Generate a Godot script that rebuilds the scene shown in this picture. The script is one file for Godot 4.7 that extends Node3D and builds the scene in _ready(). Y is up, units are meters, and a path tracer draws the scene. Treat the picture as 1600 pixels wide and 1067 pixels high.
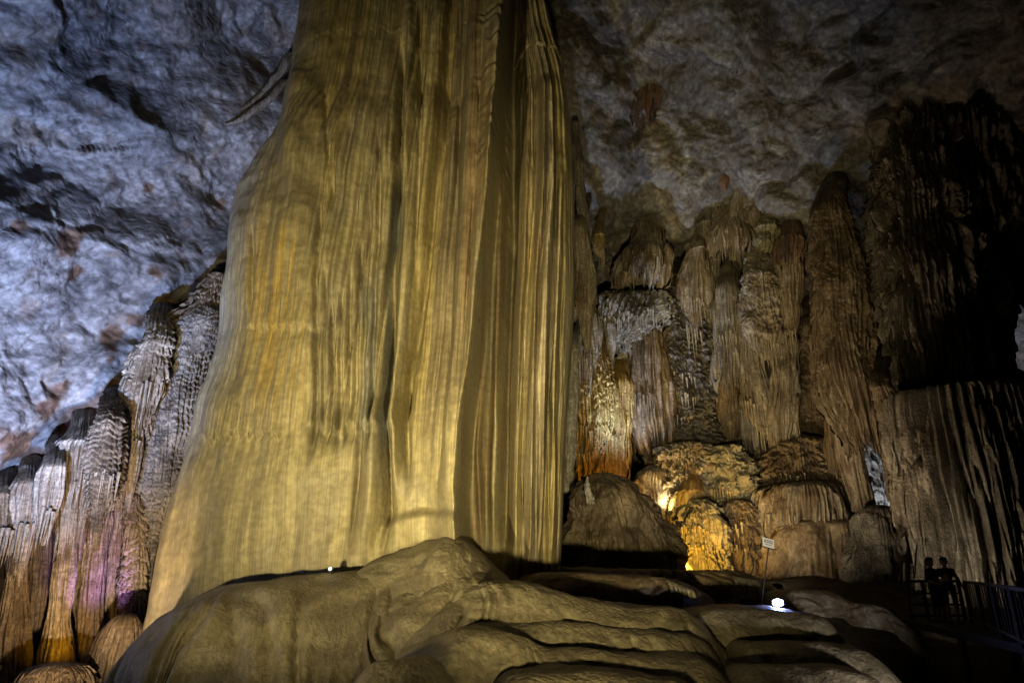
extends Node3D
# A show cave: one giant flowstone column, limestone walls, dripstone on both sides, lit by hidden floodlamps.

const F := 1067.0                 # focal length for a frame of 1600 x 1067
const PITCH := 18.5
const EYE := Vector3(0, 1.6, 0)
var cp := cos(deg_to_rad(PITCH))
var sp := sin(deg_to_rad(PITCH))
var taken := {}
var rng := RandomNumberGenerator.new()
var na := FastNoiseLite.new()     # single octave simplex
var nb := FastNoiseLite.new()     # fractal
var nc := FastNoiseLite.new()     # cell distance
var nv := FastNoiseLite.new()     # cell value
var M := {}
var drip_meshes := []

# ---------------------------------------------------------------- survey helpers
func at(u: float, v: float, d: float) -> Vector3:      # a sighting: bearing and height as seen from the boardwalk, at d metres north
	var yc := (533.0 - v) / F
	var k := d / (cp - yc * sp)
	return Vector3(k * (u - 800.0) / F, EYE.y + k * (yc * cp + sp), -d)

func metres(v: float, d: float) -> float:
	return d / (cp - (533.0 - v) / F * sp) / F

func sight(p: Vector3) -> Vector2:
	var q := p - EYE
	var zc := q.y * sp - q.z * cp
	if zc < 0.1:
		return Vector2(-9999, -9999)
	return Vector2(800.0 + F * q.x / zc, 533.0 - F * (q.y * cp + q.z * sp) / zc)

func numbered(called: String) -> String:
	taken[called] = taken.get(called, -1) + 1
	return called if taken[called] == 0 else "%s_%03d" % [called, taken[called]]

func tag(o: Node, label: String, category: String, group := "") -> void:
	o.set_meta("label", label)
	o.set_meta("category", category)
	o.set_meta("kind", "thing")
	if group:
		o.set_meta("group", group)

func base(called: String, where: Vector3, label: String, category: String, group := "") -> Node3D:
	var o := Node3D.new()
	o.name = numbered(called)
	add_child(o)
	o.position = where
	tag(o, label, category, group)
	return o

func put(mesh: Mesh, called: String, m: Material, parent: Node = self, where := Vector3.ZERO) -> MeshInstance3D:
	var o := MeshInstance3D.new()
	o.name = numbered(called) if parent == self else called
	o.mesh = mesh
	o.material_override = m
	parent.add_child(o, true)
	o.position = where
	return o

func structure(mesh: Mesh, called: String, m: Material, label: String) -> MeshInstance3D:
	var o := put(mesh, called, m)
	o.set_meta("kind", "structure")
	o.set_meta("label", label)
	return o

func smooth(a: float, b: float, x: float) -> float:
	var t := clampf((x - a) / (b - a), 0.0, 1.0)
	return t * t * (3.0 - 2.0 * t)

func lin(pts: Array, x: float) -> float:                # pts: [[x, y], ...] rising in x
	if x <= pts[0][0]:
		return pts[0][1]
	for i in range(1, pts.size()):
		if x <= pts[i][0]:
			return lerpf(pts[i - 1][1], pts[i][1], (x - pts[i - 1][0]) / (pts[i][0] - pts[i - 1][0]))
	return pts[-1][1]

# ---------------------------------------------------------------- meshes
func grid(P: PackedVector3Array, C: PackedColorArray, w: int, h: int, wrap := false, i0 := 0, i1 := -1) -> ArrayMesh:
	# seen from outside, i runs to the right and j downward
	if i1 < 0:
		i1 = w - 1
	var n := i1 - i0 + 1
	var V := PackedVector3Array(); V.resize(n * h)
	var N := PackedVector3Array(); N.resize(n * h)
	var K := PackedColorArray(); K.resize(n * h)
	for j in h:
		var ju := (j - 1 if j > 0 else 0) * w
		var jd := (j + 1 if j < h - 1 else j) * w
		var row := j * w
		for i in range(i0, i1 + 1):
			var il := i - 1
			var ir := i + 1
			if il < 0:
				il = w - 2 if wrap else 0
			if ir >= w:
				ir = 1 if wrap else w - 1
			var nn := (P[jd + i] - P[ju + i]).cross(P[row + ir] - P[row + il])
			var o := j * n + i - i0
			N[o] = nn.normalized() if nn.length_squared() > 1e-14 else Vector3(0, 1 if j < h / 2 else -1, 0)
			V[o] = P[row + i]
			K[o] = C[row + i]
	var I := PackedInt32Array(); I.resize((n - 1) * (h - 1) * 6)
	var k := 0
	for j in h - 1:
		for i in n - 1:
			var a := j * n + i
			I[k] = a; I[k + 1] = a + 1; I[k + 2] = a + n + 1
			I[k + 3] = a; I[k + 4] = a + n + 1; I[k + 5] = a + n
			k += 6
	return arrays_mesh(V, N, K, I)

func arrays_mesh(V, N, K, I) -> ArrayMesh:
	var arr := []
	arr.resize(Mesh.ARRAY_MAX)
	arr[Mesh.ARRAY_VERTEX] = V
	arr[Mesh.ARRAY_NORMAL] = N
	arr[Mesh.ARRAY_COLOR] = K
	arr[Mesh.ARRAY_INDEX] = I
	var m := ArrayMesh.new()
	m.add_surface_from_arrays(Mesh.PRIMITIVE_TRIANGLES, arr)
	return m

func bar(a: Vector3, b: Vector3, wx: float, wy: float, chamfer := 0.15) -> ArrayMesh:      # a squared timber or rod with eased edges
	var st := SurfaceTool.new()
	st.begin(Mesh.PRIMITIVE_TRIANGLES)
	var dir := (b - a).normalized()
	var side := dir.cross(Vector3.UP)
	side = Vector3.RIGHT if side.length() < 0.05 else side.normalized()
	var up := side.cross(dir).normalized()
	var c := chamfer * minf(wx, wy)
	var hx := wx / 2; var hy := wy / 2
	var ring := [Vector2(-hx + c, hy), Vector2(hx - c, hy), Vector2(hx, hy - c), Vector2(hx, -hy + c), Vector2(hx - c, -hy), Vector2(-hx + c, -hy), Vector2(-hx, -hy + c), Vector2(-hx, hy - c)]
	for k in 8:
		var p: Vector2 = ring[k]; var q: Vector2 = ring[(k + 1) % 8]
		var p0 := a + side * p.x + up * p.y; var q0 := a + side * q.x + up * q.y
		var p1 := b + side * p.x + up * p.y; var q1 := b + side * q.x + up * q.y
		for t in [p0, q1, q0, p0, p1, q1, a, p0, q0, b, q1, p1]:
			st.set_smooth_group(-1)
			st.add_vertex(t)
	st.generate_normals()
	return st.commit()

# ---------------------------------------------------------------- materials
func noise_tex(seed_: int, freq: float, lo: Color, hi: Color, octaves := 5, kind := FastNoiseLite.TYPE_SIMPLEX_SMOOTH, size := 512, mid := -1.0) -> NoiseTexture2D:
	var n := FastNoiseLite.new()
	n.seed = seed_; n.frequency = freq; n.noise_type = kind; n.fractal_octaves = octaves
	var t := NoiseTexture2D.new()
	t.width = size; t.height = size; t.seamless = true; t.noise = n
	var g := Gradient.new()
	g.set_color(0, lo); g.set_color(1, hi)
	if mid >= 0:
		g.add_point(mid, lo.lerp(hi, 0.55))
	t.color_ramp = g
	return t

func rock(called: String, tex: Texture2D, s1: Vector3, detail: Texture2D, s2: Vector3, bump: Texture2D, relief: float, rough := 0.75, spec := 0.4) -> StandardMaterial3D:
	var m := StandardMaterial3D.new()
	m.resource_name = called
	m.vertex_color_use_as_albedo = true
	m.albedo_texture = tex
	m.uv1_triplanar = true; m.uv1_world_triplanar = true; m.uv1_scale = s1; m.uv1_triplanar_sharpness = 2.0
	m.uv2_triplanar = true; m.uv2_world_triplanar = true; m.uv2_scale = s2; m.uv2_triplanar_sharpness = 2.0
	m.detail_enabled = true
	m.detail_albedo = detail
	m.detail_blend_mode = BaseMaterial3D.BLEND_MODE_MUL
	m.detail_uv_layer = BaseMaterial3D.DETAIL_UV_2
	m.heightmap_enabled = true
	m.heightmap_texture = bump
	m.heightmap_scale = relief
	m.roughness = rough
	m.metallic_specular = spec
	return m

func plain(called: String, c: Color, rough := 0.7, metal := 0.0) -> StandardMaterial3D:
	var m := StandardMaterial3D.new()
	m.resource_name = called
	m.albedo_color = c.linear_to_srgb()
	m.roughness = rough; m.metallic = metal
	return m

func glow(called: String, c: Color, e: float) -> StandardMaterial3D:
	var m := plain(called, Color(0.8, 0.8, 0.8))
	m.emission_enabled = true
	m.emission = c
	m.emission_energy_multiplier = e
	return m

func make_materials() -> void:
	var fine := noise_tex(11, 0.02, Color(0.62, 0.6, 0.58), Color(1, 1, 1), 6)
	var soft := noise_tex(17, 0.02, Color(0.78, 0.77, 0.76), Color(1, 1, 1), 6)
	var mild := noise_tex(18, 0.02, Color(0.74, 0.73, 0.71), Color(1, 1, 1), 5)
	var streak := noise_tex(12, 0.02, Color(0.55, 0.53, 0.5), Color(1, 1, 1), 5)
	var blotch := noise_tex(13, 0.012, Color(0.52, 0.54, 0.58), Color(1, 0.99, 0.97), 6)
	var grain := noise_tex(14, 0.03, Color(0, 0, 0), Color(1, 1, 1), 6)
	var ripple := noise_tex(15, 0.025, Color(0, 0, 0), Color(1, 1, 1), 4)
	var pits := noise_tex(16, 0.03, Color(0, 0, 0), Color(1, 1, 1), 5, FastNoiseLite.TYPE_CELLULAR)
	var cracks := noise_tex(19, 0.012, Color(0, 0, 0), Color(1, 1, 1), 6)
	(cracks.noise as FastNoiseLite).fractal_type = FastNoiseLite.FRACTAL_RIDGED
	var veins := noise_tex(20, 0.011, Color(1, 1, 1), Color(0.55, 0.54, 0.54), 5)
	(veins.noise as FastNoiseLite).fractal_type = FastNoiseLite.FRACTAL_RIDGED
	# flowstone: tiny horizontal ripples in the relief, vertical streaks in the colour
	M.flow = rock("flowstone", soft, Vector3(0.3, 0.38, 0.3), mild, Vector3(1.5, 0.03, 1.5), grain, 0.7, 0.62, 0.45)
	M.drip = rock("dripstone", fine, Vector3(0.6, 0.5, 0.6), streak, Vector3(0.8, 0.09, 0.8), grain, 3.0, 0.6, 0.45)
	M.lime = rock("limestone", veins, Vector3(0.2, 0.2, 0.2), fine, Vector3(0.31, 0.31, 0.31), cracks, -5.0, 0.75, 0.35)
	M.mound = rock("mound_flowstone", soft, Vector3(0.5, 0.5, 0.5), mild, Vector3(0.5, 0.12, 0.5), grain, 3.2, 0.52, 0.5)
	M.crust = rock("crusted_dripstone", fine, Vector3(0.7, 0.7, 0.7), blotch, Vector3(0.3, 0.3, 0.3), pits, 6.0, 0.55, 0.5)
	M.floor = rock("cave_floor", fine, Vector3(0.4, 0.4, 0.4), blotch, Vector3(0.1, 0.1, 0.1), grain, 6.0, 0.85, 0.3)
	M.wood = rock("dark_timber", fine, Vector3(2, 2, 0.3), streak, Vector3(0.5, 0.5, 0.5), grain, 0.3, 0.7, 0.4)
	M.wood.vertex_color_use_as_albedo = false
	M.wood.albedo_color = Color(0.055, 0.042, 0.032).linear_to_srgb()
	M.metal = plain("dark_metal", Color(0.03, 0.03, 0.035), 0.45, 0.6)
	M.panel = plain("white_panel", Color(0.72, 0.74, 0.78), 0.35)
	M.ink = plain("grey_ink", Color(0.2, 0.22, 0.28), 0.6)
	M.skin = StandardMaterial3D.new()
	M.skin.resource_name = "cloth_and_skin"
	M.skin.vertex_color_use_as_albedo = true
	M.skin.roughness = 0.8
	M.hair = plain("black_hair", Color(0.012, 0.01, 0.009), 0.5)

# mineral colours, linear: ordinary, second, stain
const PAL := {
	"ochre": [Color(0.43, 0.385, 0.245), Color(0.51, 0.455, 0.285), Color(0.32, 0.285, 0.2)],
	"gold": [Color(0.55, 0.38, 0.1), Color(0.6, 0.46, 0.17), Color(0.36, 0.22, 0.08)],
	"cream": [Color(0.45, 0.38, 0.29), Color(0.58, 0.52, 0.43), Color(0.26, 0.19, 0.12)],
	"grey": [Color(0.34, 0.31, 0.27), Color(0.46, 0.43, 0.38), Color(0.18, 0.15, 0.12)],
	"brown": [Color(0.28, 0.21, 0.14), Color(0.36, 0.285, 0.2), Color(0.15, 0.11, 0.07)],
	"dark": [Color(0.17, 0.15, 0.13), Color(0.25, 0.22, 0.19), Color(0.08, 0.07, 0.06)],
	"rust": [Color(0.24, 0.13, 0.08), Color(0.36, 0.24, 0.15), Color(0.12, 0.06, 0.04)],
	"white": [Color(0.66, 0.65, 0.63), Color(0.75, 0.74, 0.73), Color(0.42, 0.38, 0.33)],
	"mound": [Color(0.31, 0.275, 0.195), Color(0.36, 0.32, 0.225), Color(0.22, 0.19, 0.135)],
	"mud": [Color(0.19, 0.15, 0.1), Color(0.24, 0.19, 0.13), Color(0.13, 0.1, 0.07)],
}

func spine(s: Dictionary) -> ArrayMesh:
	# a dripstone body swept down a spine; pts are [bearing, height, half width(, depth offset)]
	var d: float = s.d
	var A: Array[Vector3] = []
	var R := PackedFloat32Array()
	var L := PackedFloat32Array()
	var total := 0.0
	var widest := 0.0
	var line: Array = s.p.duplicate(true)
	if s.c in ["stalactite", "drapery", "column"] and not s.get("dome", false):      # its root runs up and back into the rock it grew from
		line[0][2] = maxf(line[0][2], line[1][2] * 0.8)
		line.push_front([line[0][0] + 4.0, line[0][1] - 20.0 - line[1][2] * 0.6, line[0][2] * 0.75, 1.2])
		line.push_front([line[0][0] + 8.0, line[0][1] - 26.0, line[0][2] * 0.7, 3.4])
	var open: bool = s.get("rag", 0.0) > 0.0 and s.c in ["stalactite", "drapery"]
	if open:                                              # the lower edge is a ring of teeth, not one point
		for k in range(line.size() / 2, line.size()):
			line[k][2] = maxf(line[k][2], line[line.size() / 2][2] * 0.6)
	for k in line.size():
		var q: Array = line[k]
		var dd: float = d + (q[3] if q.size() > 3 else 0.0)
		A.append(at(q[0], q[1], dd))
		R.append(q[2] * metres(q[1], dd))
		widest = maxf(widest, q[2])
		if k:
			total += Vector2(q[0] - line[k - 1][0], q[1] - line[k - 1][1]).length()
		L.append(total)
	var rmax := 0.0
	for r in R:
		rmax = maxf(rmax, r)
	var nth := clampi(int(widest * 4.2), 40, 330)
	var ny := clampi(int(total * 0.7), 30, 300)
	var flat: float = s.get("flat", 0.85)
	var fl: float = s.get("fl", 0.16)
	var nf: float = s.get("nf", clampf(widest * 0.62, 8, 46))
	var ys: float = s.get("ys", 0.09)
	var led: float = s.get("led", 0.0)
	var lp: float = s.get("lp", 0.5)
	var lump: float = s.get("lump", 0.05)
	var lf: float = s.get("lf", 1.1)
	var rag: float = s.get("rag", 0.0)
	var bulge: float = s.get("bulge", 0.16)
	var ly: float = s.get("ly", 0.28 if s.get("m", "drip") == "drip" else 0.8)
	var pal: Array = PAL[s.get("col", "cream")]
	var sd: float = s.get("seed", 0.0) * 17.3 + s.p[0][0] * 0.37
	var kf := nf / TAU * 1.3
	var cs := PackedFloat32Array(); var sn := PackedFloat32Array()
	for i in nth + 1:
		var th := PI - TAU * i / nth
		cs.append(cos(th)); sn.append(sin(th))
	var w := nth + 1
	var P := PackedVector3Array(); P.resize(w * (ny + 1))
	var C := PackedColorArray(); C.resize(w * (ny + 1))
	var seg := 0
	var n := A.size()
	var c0: Color = pal[0]; var c1: Color = pal[1]; var c2: Color = pal[2]
	for j in ny + 1:
		var t := float(j) / ny
		var want := t * total
		while seg < n - 2 and L[seg + 1] < want:
			seg += 1
		var f := (want - L[seg]) / maxf(L[seg + 1] - L[seg], 0.001)
		var pa := A[seg]; var pb := A[seg + 1]
		var pre := A[maxi(seg - 1, 0)]; var post := A[mini(seg + 2, n - 1)]
		var ax := pa.cubic_interpolate(pb, pre, post, f)
		var r := maxf(cubic_interpolate(R[seg], R[seg + 1], R[maxi(seg - 1, 0)], R[mini(seg + 2, n - 1)], f), 0.0)
		r = maxf(r, minf(R[seg], R[seg + 1]))
		if j == 0 or j == ny:
			r = minf(r, 0.02) if s.get("close", true) else r
		var room := minf(1.0, r / rmax * 1.8)
		var tail := t * t * t
		for i in w:
			var cx := cs[i]; var sx := sn[i]
			var y := ax.y
			var warp := na.get_noise_3d(cx * 0.9 + sd, y * 0.16, sx * 0.9)
			var g := na.get_noise_3d(cx * kf + sd + warp * 0.6, y * ys, sx * kf)
			var ag := pow(minf(1.0, absf(g) * 2.3), 0.65)
			var g2 := absf(na.get_noise_3d(cx * kf * 2.7 + 7.0 + warp * 1.2, y * ys * 1.3 + sd, sx * kf * 2.7))
			var rr := r * (1.0 + fl * (1.25 * (ag - 0.62) + 0.5 * (minf(1.0, g2 * 2.3) - 0.55)))
			rr *= 1.0 + bulge * 1.8 * nb.get_noise_3d((ax.x + cx * r) * 0.45, y * 0.3 + sd, (ax.z + sx * r) * 0.45)
			var px := ax.x + cx * rr; var pz := ax.z + sx * rr * flat
			var lm := nb.get_noise_3d(px * lf, y * lf * ly + sd, pz * lf)
			rr += lump * lm * room * 2.0
			if led > 0.0:
				var ph := y / lp + 1.1 * nb.get_noise_3d(px * 0.9, y * 0.5 + sd, pz * 0.9) * 1.6
				var sw := ph - floorf(ph)
				rr += led * room * (pow(1.0 - sw, 0.55) - 0.45) * (0.55 + 0.9 * ag)
			rr = maxf(rr, 0.0)
			var yy := y
			if rag > 0.0:
				yy -= rag * tail * ((ag * ag * 2.2 + minf(1.0, g2 * 2.0) * 0.8 + lm * 1.4 - 0.8) if open else (ag * 1.2 + lm))
			if open and j == ny:
				rr = minf(rr, 0.02)
				yy = y + 0.9 + rag
			var o := j * w + i
			P[o] = Vector3(ax.x + cx * rr, yy, ax.z + sx * rr * flat)
			var mixv := na.get_noise_3d(px * 1.7 + 40.0, y * 0.35, pz * 1.7 + sd)
			var st := nb.get_noise_3d(px * 0.55 + 9.0, y * 0.4, pz * 0.55 - sd)
			var c := c0.lerp(c1, clampf(mixv * 1.3 + 0.45, 0.0, 1.0))
			C[o] = c.lerp(c2, smooth(0.02, 0.3, st) * 0.85)
	return grid(P, C, w, ny + 1, true)

func drip(called_mesh: int) -> ArrayMesh:               # a small stalactite, one metre long and about 0.2 m thick, hanging from its origin
	var w := 13; var h := 16
	var P := PackedVector3Array(); P.resize(w * h)
	var C := PackedColorArray(); C.resize(w * h)
	for j in h:
		var t := float(j) / (h - 1)
		var r := 0.1 * pow(1.0 - t, 0.75) * (1.0 + 0.22 * na.get_noise_2d(t * 5.0, called_mesh * 9.0)) + 0.002
		for i in w:
			var th := PI - TAU * (i % (w - 1)) / (w - 1)
			var rr := r * (1.0 + 0.35 * na.get_noise_3d(cos(th) * 1.6, t * 0.8 + called_mesh * 7.0, sin(th) * 1.6))
			P[j * w + i] = Vector3(cos(th) * rr + 0.05 * t * sin(called_mesh * 2.0 + t * 2.0), 0.12 - 1.12 * t, sin(th) * rr)
			C[j * w + i] = Color(1, 1, 1)
	return grid(P, C, w, h, true)

func fringe(parent: Node3D, line: Array, d: float, count: int, len_px: Vector2, wide_px: float, m: Material, called := "stalactite") -> void:
	# hanging tips along a sighted line [[u, v], ...], each a part of its own
	for k in count:
		var u := lerpf(line[0][0], line[-1][0], (k + rng.randf_range(0.1, 0.9)) / count)
		var v := lin(line, u) + rng.randf_range(-4, 4)
		var dd := d + rng.randf_range(-0.25, 0.35)
		var mp := metres(v, dd)
		var o := put(drip_meshes[k % 4], called, m, parent)
		o.position = at(u, v, dd) - parent.position
		var ln := rng.randf_range(len_px.x, len_px.y) * mp
		var wd := wide_px * rng.randf_range(0.7, 1.4) * mp * 5.0
		o.scale = Vector3(wd, ln, wd)
		o.rotation.y = rng.randf() * TAU

func fringe_on(o: Node3D, s: Dictionary, line: Array, count: int, len_px: Vector2, wide_px: float, m: Material) -> void:
	# tips rooted in the front of a swept body
	for k in count:
		var u := lerpf(line[0][0], line[-1][0], (k + rng.randf_range(0.1, 0.9)) / count)
		var v := lin(line, u) + rng.randf_range(-5, 5)
		var pick: Array = s.p[0]
		for q in s.p:
			if q[1] < v + 12.0 and q[2] >= pick[2] * 0.6:
				pick = q
		var mp := metres(v, s.d)
		var hw := maxf(pick[2], 1.0)
		var dx := clampf((u - pick[0]) / hw, -0.98, 0.98)
		var dd: float = s.d - s.get("flat", 0.85) * hw * mp * sqrt(1.0 - dx * dx) * rng.randf_range(0.96, 1.14)
		var d := put(drip_meshes[(k * 3 + int(u)) % 4], "stalactite", m, o)
		d.position = at(u, v, dd) - o.position
		var wd := wide_px * rng.randf_range(0.6, 1.5) * mp * 5.0
		d.scale = Vector3(wd, rng.randf_range(len_px.x, len_px.y) * rng.randf_range(0.6, 1.0) * mp, wd)
		d.rotation.y = rng.randf() * TAU

func formation(s: Dictionary) -> Node3D:
	var q: Array = s.p[-1] if not s.get("hang", false) else s.p[0]
	var foot := at(q[0], q[1], s.d)
	var o := base(s.n, foot, s.l, s.c, s.get("g", ""))
	var body := spine(s)
	var part := put(body, s.get("part", "shaft"), M[s.get("m", "drip")], o, -foot)
	part.position = -foot
	return o

# ---------------------------------------------------------------- cave wall
const HUB := Vector3(0, 3, -14)
func build_wall() -> void:
	var ctl := [
		[-300, 820, 15], [0, 800, 27.5], [-150, 860, 24], [40, 900, 29], [0, 700, 24.2], [0, 400, 23], [0, 150, 22], [0, 0, 21], [-300, 0, 16], [-300, 400, 17], [180, 640, 28.0], [100, 740, 27.5], [200, 450, 27], [200, 250, 27], [200, 0, 25],
		[120, 900, 27], [250, 760, 30], [350, 480, 31], [400, 250, 31], [430, 0, 30], [350, -300, 25], [600, 400, 34], [600, 0, 33], [700, -300, 28], [700, 800, 36],
		[900, 150, 32], [900, 330, 36], [900, 450, 40], [900, 800, 42], [1000, 0, 30], [1050, 300, 35], [1050, 430, 40], [1100, 120, 32], [1150, 340, 36], [1200, 500, 41], [1200, 800, 42],
		[1250, 360, 35], [1300, 200, 32], [1300, 0, 29], [1400, 350, 34], [1400, 600, 42], [1400, 850, 42], [1500, 100, 28], [1500, 350, 32], [1585, 560, 44], [1585, 640, 46], [1700, 800, 40], [1700, 400, 30], [1700, 0, 24],
		[2000, 600, 22], [2000, 100, 20], [1000, -400, 24],
	]
	var dirs: Array[Vector3] = []
	var rads := PackedFloat32Array()
	for c in ctl:
		var p := at(c[0], c[1], c[2]) - HUB
		dirs.append(p.normalized())
		rads.append(p.length())
	for e in [[Vector3(0, 1, 0), 24.0], [Vector3(0, 0.3, 1), 24.0], [Vector3(1, 0.2, 0.6), 24.0], [Vector3(-1, 0.2, 0.6), 22.0], [Vector3(0, 1, 0.7), 22.0], [Vector3(0, -1, 0), 20.0], [Vector3(0, -0.3, 1), 25.0]]:
		dirs.append((e[0] as Vector3).normalized())
		rads.append(e[1])
	var cw := 145; var ch := 61
	var coarse := PackedFloat32Array(); coarse.resize(cw * ch)
	for j in ch:
		var el := deg_to_rad(lerpf(89.0, -31.0, float(j) / (ch - 1)))
		for i in cw:
			var az := deg_to_rad(lerpf(-180.0, 180.0, float(i) / (cw - 1)))
			var dr := Vector3(sin(az) * cos(el), sin(el), -cos(az) * cos(el))
			var sw := 0.0; var sr := 0.0
			for k in dirs.size():
				var q := 1.0 - dr.dot(dirs[k]) + 0.0015
				var wt := 1.0 / (q * q)
				sw += wt; sr += wt * rads[k]
			coarse[j * cw + i] = sr / sw
	var azs := PackedFloat32Array()
	for k in 26: azs.append(lerpf(-180.0, -84.0, k / 26.0))
	for k in 640: azs.append(lerpf(-84.0, 78.0, k / 640.0))
	for k in 27: azs.append(lerpf(78.0, 180.0, k / 26.0))
	var els := PackedFloat32Array()
	for k in 14: els.append(lerpf(88.5, 66.0, k / 14.0))
	for k in 400: els.append(lerpf(66.0, -14.0, k / 400.0))
	for k in 9: els.append(lerpf(-14.0, -30.0, k / 8.0))
	var w := azs.size(); var h := els.size()
	var P := PackedVector3Array(); P.resize(w * h)
	var C := PackedColorArray(); C.resize(w * h)
	var strata := (at(350, 480, 30) - at(0, 760, 23)).normalized()
	var rusts := [[170, 522, 22], [25, 350, 16], [95, 375, 30], [228, 292, 8], [345, 310, 10], [160, 560, 12], [60, 650, 60], [120, 640, 40], [20, 690, 50], [210, 500, 14], [240, 425, 16], [120, 430, 18], [300, 300, 10], [180, 610, 26], [90, 600, 18], [250, 470, 14]]
	for j in h:
		var el := deg_to_rad(els[j])
		var fj := clampf((89.0 - els[j]) / 120.0 * (ch - 1), 0.0, ch - 1.001)
		var j0 := int(fj); fj -= j0
		for i in w:
			var az := deg_to_rad(azs[i])
			var dr := Vector3(sin(az) * cos(el), sin(el), -cos(az) * cos(el))
			var fi := clampf((azs[i] + 180.0) / 360.0 * (cw - 1), 0.0, cw - 1.001)
			var i0 := int(fi); fi -= i0
			var b := j0 * cw + i0
			var r := lerpf(lerpf(coarse[b], coarse[b + 1], fi), lerpf(coarse[b + cw], coarse[b + cw + 1], fi), fj)
			var p := HUB + dr * r
			var uv := sight(p)
			var big := nb.get_noise_3d(p.x * 0.1, p.y * 0.1, p.z * 0.1)
			var left := 1.0 - smooth(480, 760, uv.x)
			var q := p - strata * (p.dot(strata) * 0.35 * left)
			var wx := na.get_noise_3d(q.x * 0.35, q.y * 0.35, q.z * 0.35)
			var wq := q + Vector3(wx, -wx, wx) * 0.7
			var sc := nb.get_noise_3d(wq.x * 0.34, wq.y * 0.34, wq.z * 0.34)
			var blocky := smooth(-0.1, 0.25, na.get_noise_3d(p.x * 0.09 + 5.0, p.y * 0.09, p.z * 0.09) + (0.5 if uv.y < 230 and uv.x < 470 else 0.08) + (0.1 if uv.x > 880 and uv.y < 420 else 0.0))
			var cv := nv.get_noise_3d(wq.x * 0.42, wq.y * 0.42, wq.z * 0.42)
			var ce := nc.get_noise_3d(wq.x * 0.42, wq.y * 0.42, wq.z * 0.42)
			var fine := nb.get_noise_3d(wq.x * 1.3, wq.y * 1.3, wq.z * 1.3)
			var soft := na.get_noise_3d(wq.x * 0.22 + 8.0, wq.y * 0.22, wq.z * 0.22)
			var q2 := p - strata * (p.dot(strata) * 0.65 * left)
			var stri := nb.get_noise_3d(q2.x * 0.75, q2.y * 0.75, q2.z * 0.75)
			var dsp := big * lerpf(1.2, 0.8, left) + absf(soft) * lerpf(1.2, 0.55, left) + lerpf(absf(sc) * 0.45 + fine * 0.14, absf(sc) * 0.5 + fine * 0.13 + stri * 0.2 + 0.22 * nv.get_noise_3d(wq.x * 0.8, wq.y * 0.8, wq.z * 0.8) * smooth(-0.97, -0.7, nc.get_noise_3d(wq.x * 0.8, wq.y * 0.8, wq.z * 0.8)), left)
			dsp += blocky * (cv * 0.5 * smooth(-0.96, -0.6, ce) - smooth(-0.75, -0.98, ce) * 0.12)
			var back := smooth(850, 900, uv.x) * smooth(1440, 1380, uv.x) * smooth(360, 430, uv.y)
			if back > 0.0:                                    # the far wall is grown over with fluted dripstone
				var fw := minf(nc.get_noise_3d(p.x * 1.1, p.y * 0.09, p.z * 1.1) + 1.0, 0.7) / 0.7
				var sh := p.y / 1.3 + 1.5 * nb.get_noise_3d(p.x * 0.5, p.y * 0.3, p.z * 0.5)
				dsp += back * (pow(fw, 0.6) * 0.7 + pow(1.0 - (sh - floorf(sh)), 0.6) * 0.5)
			p += -dr * dsp
			var o := j * w + i
			P[o] = p
			# the rock's own colours
			var tone := nb.get_noise_3d(q.x * 0.2 + 30.0, q.y * 0.2, q.z * 0.2)
			var vein := nb.get_noise_3d(q.x * 0.7 + 70.0, q.y * 0.7, q.z * 0.7)
			var c := Color(0.38, 0.385, 0.395).lerp(Color(0.52, 0.515, 0.51), clampf(0.5 + tone * 1.6, 0, 1))
			c = c.lerp(Color(0.26, 0.265, 0.28), smooth(0.05, 0.3, -tone + vein * 0.5) * 0.55)
			c = c.lerp(Color(0.42, 0.36, 0.3), smooth(0.15, 0.3, cv * 0.6 + vein * 0.3) * smooth(0.3, 0.9, blocky) * 0.7)
			if left > 0.0:
				var rs := 0.0
				for g in rusts:
					var e: float = Vector2(uv.x - g[0], (uv.y - g[1]) * 1.2).length() / g[2]
					if e < 1.6:
						rs = maxf(rs, 1.4 - e)
				if rs > 0.0:
					c = c.lerp(Color(0.24, 0.13, 0.07), smooth(0.3, 0.7, rs * 0.75 + vein * 1.2) * 0.9)
				c = c.lerp(Color(0.3, 0.2, 0.13), smooth(0.3, 0.4, vein + fine * 0.4) * 0.45 * left)
			else:
				# slate-grey limestone with sharp-edged sheets of pale calcite
				c = c.lerp(Color(0.2, 0.2, 0.22), smooth(0.0, 0.06, tone * 0.8 + vein * 0.35 - 0.02) * 0.75)
				c = c.lerp(Color(0.36, 0.3, 0.23), smooth(0.2, 0.3, vein - tone * 0.5) * 0.5)
			C[o] = c
	structure(grid(P, C, w, h), "cave_wall", M.lime, "grey limestone walls and vault of the cave chamber")

# ---------------------------------------------------------------- cave floor
func floor_y(x: float, z: float) -> float:
	var back := smooth(17, 30, -z)
	var y := lerpf(-2.4, 1.2, back * smooth(-6, 4, x)) + 0.35 * nb.get_noise_2d(x * 0.3, z * 0.3) - 0.6 * smooth(10, 0, -z)
	var bank := smooth(-14, -12, x) * smooth(6.0, 4.5, x)      # unseen bank, added to cut the warm lamps off from the mound foot
	y = lerpf(y, -1.3, smooth(-7.0, -6.3, z) * smooth(-3.0, -4.5, z) * bank)
	return lerpf(y, -0.795 + 0.03 * nb.get_noise_2d(x * 0.9, z * 0.9), smooth(-9.4, -7.8, z) * smooth(-6.3, -7.1, z) * bank)

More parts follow.
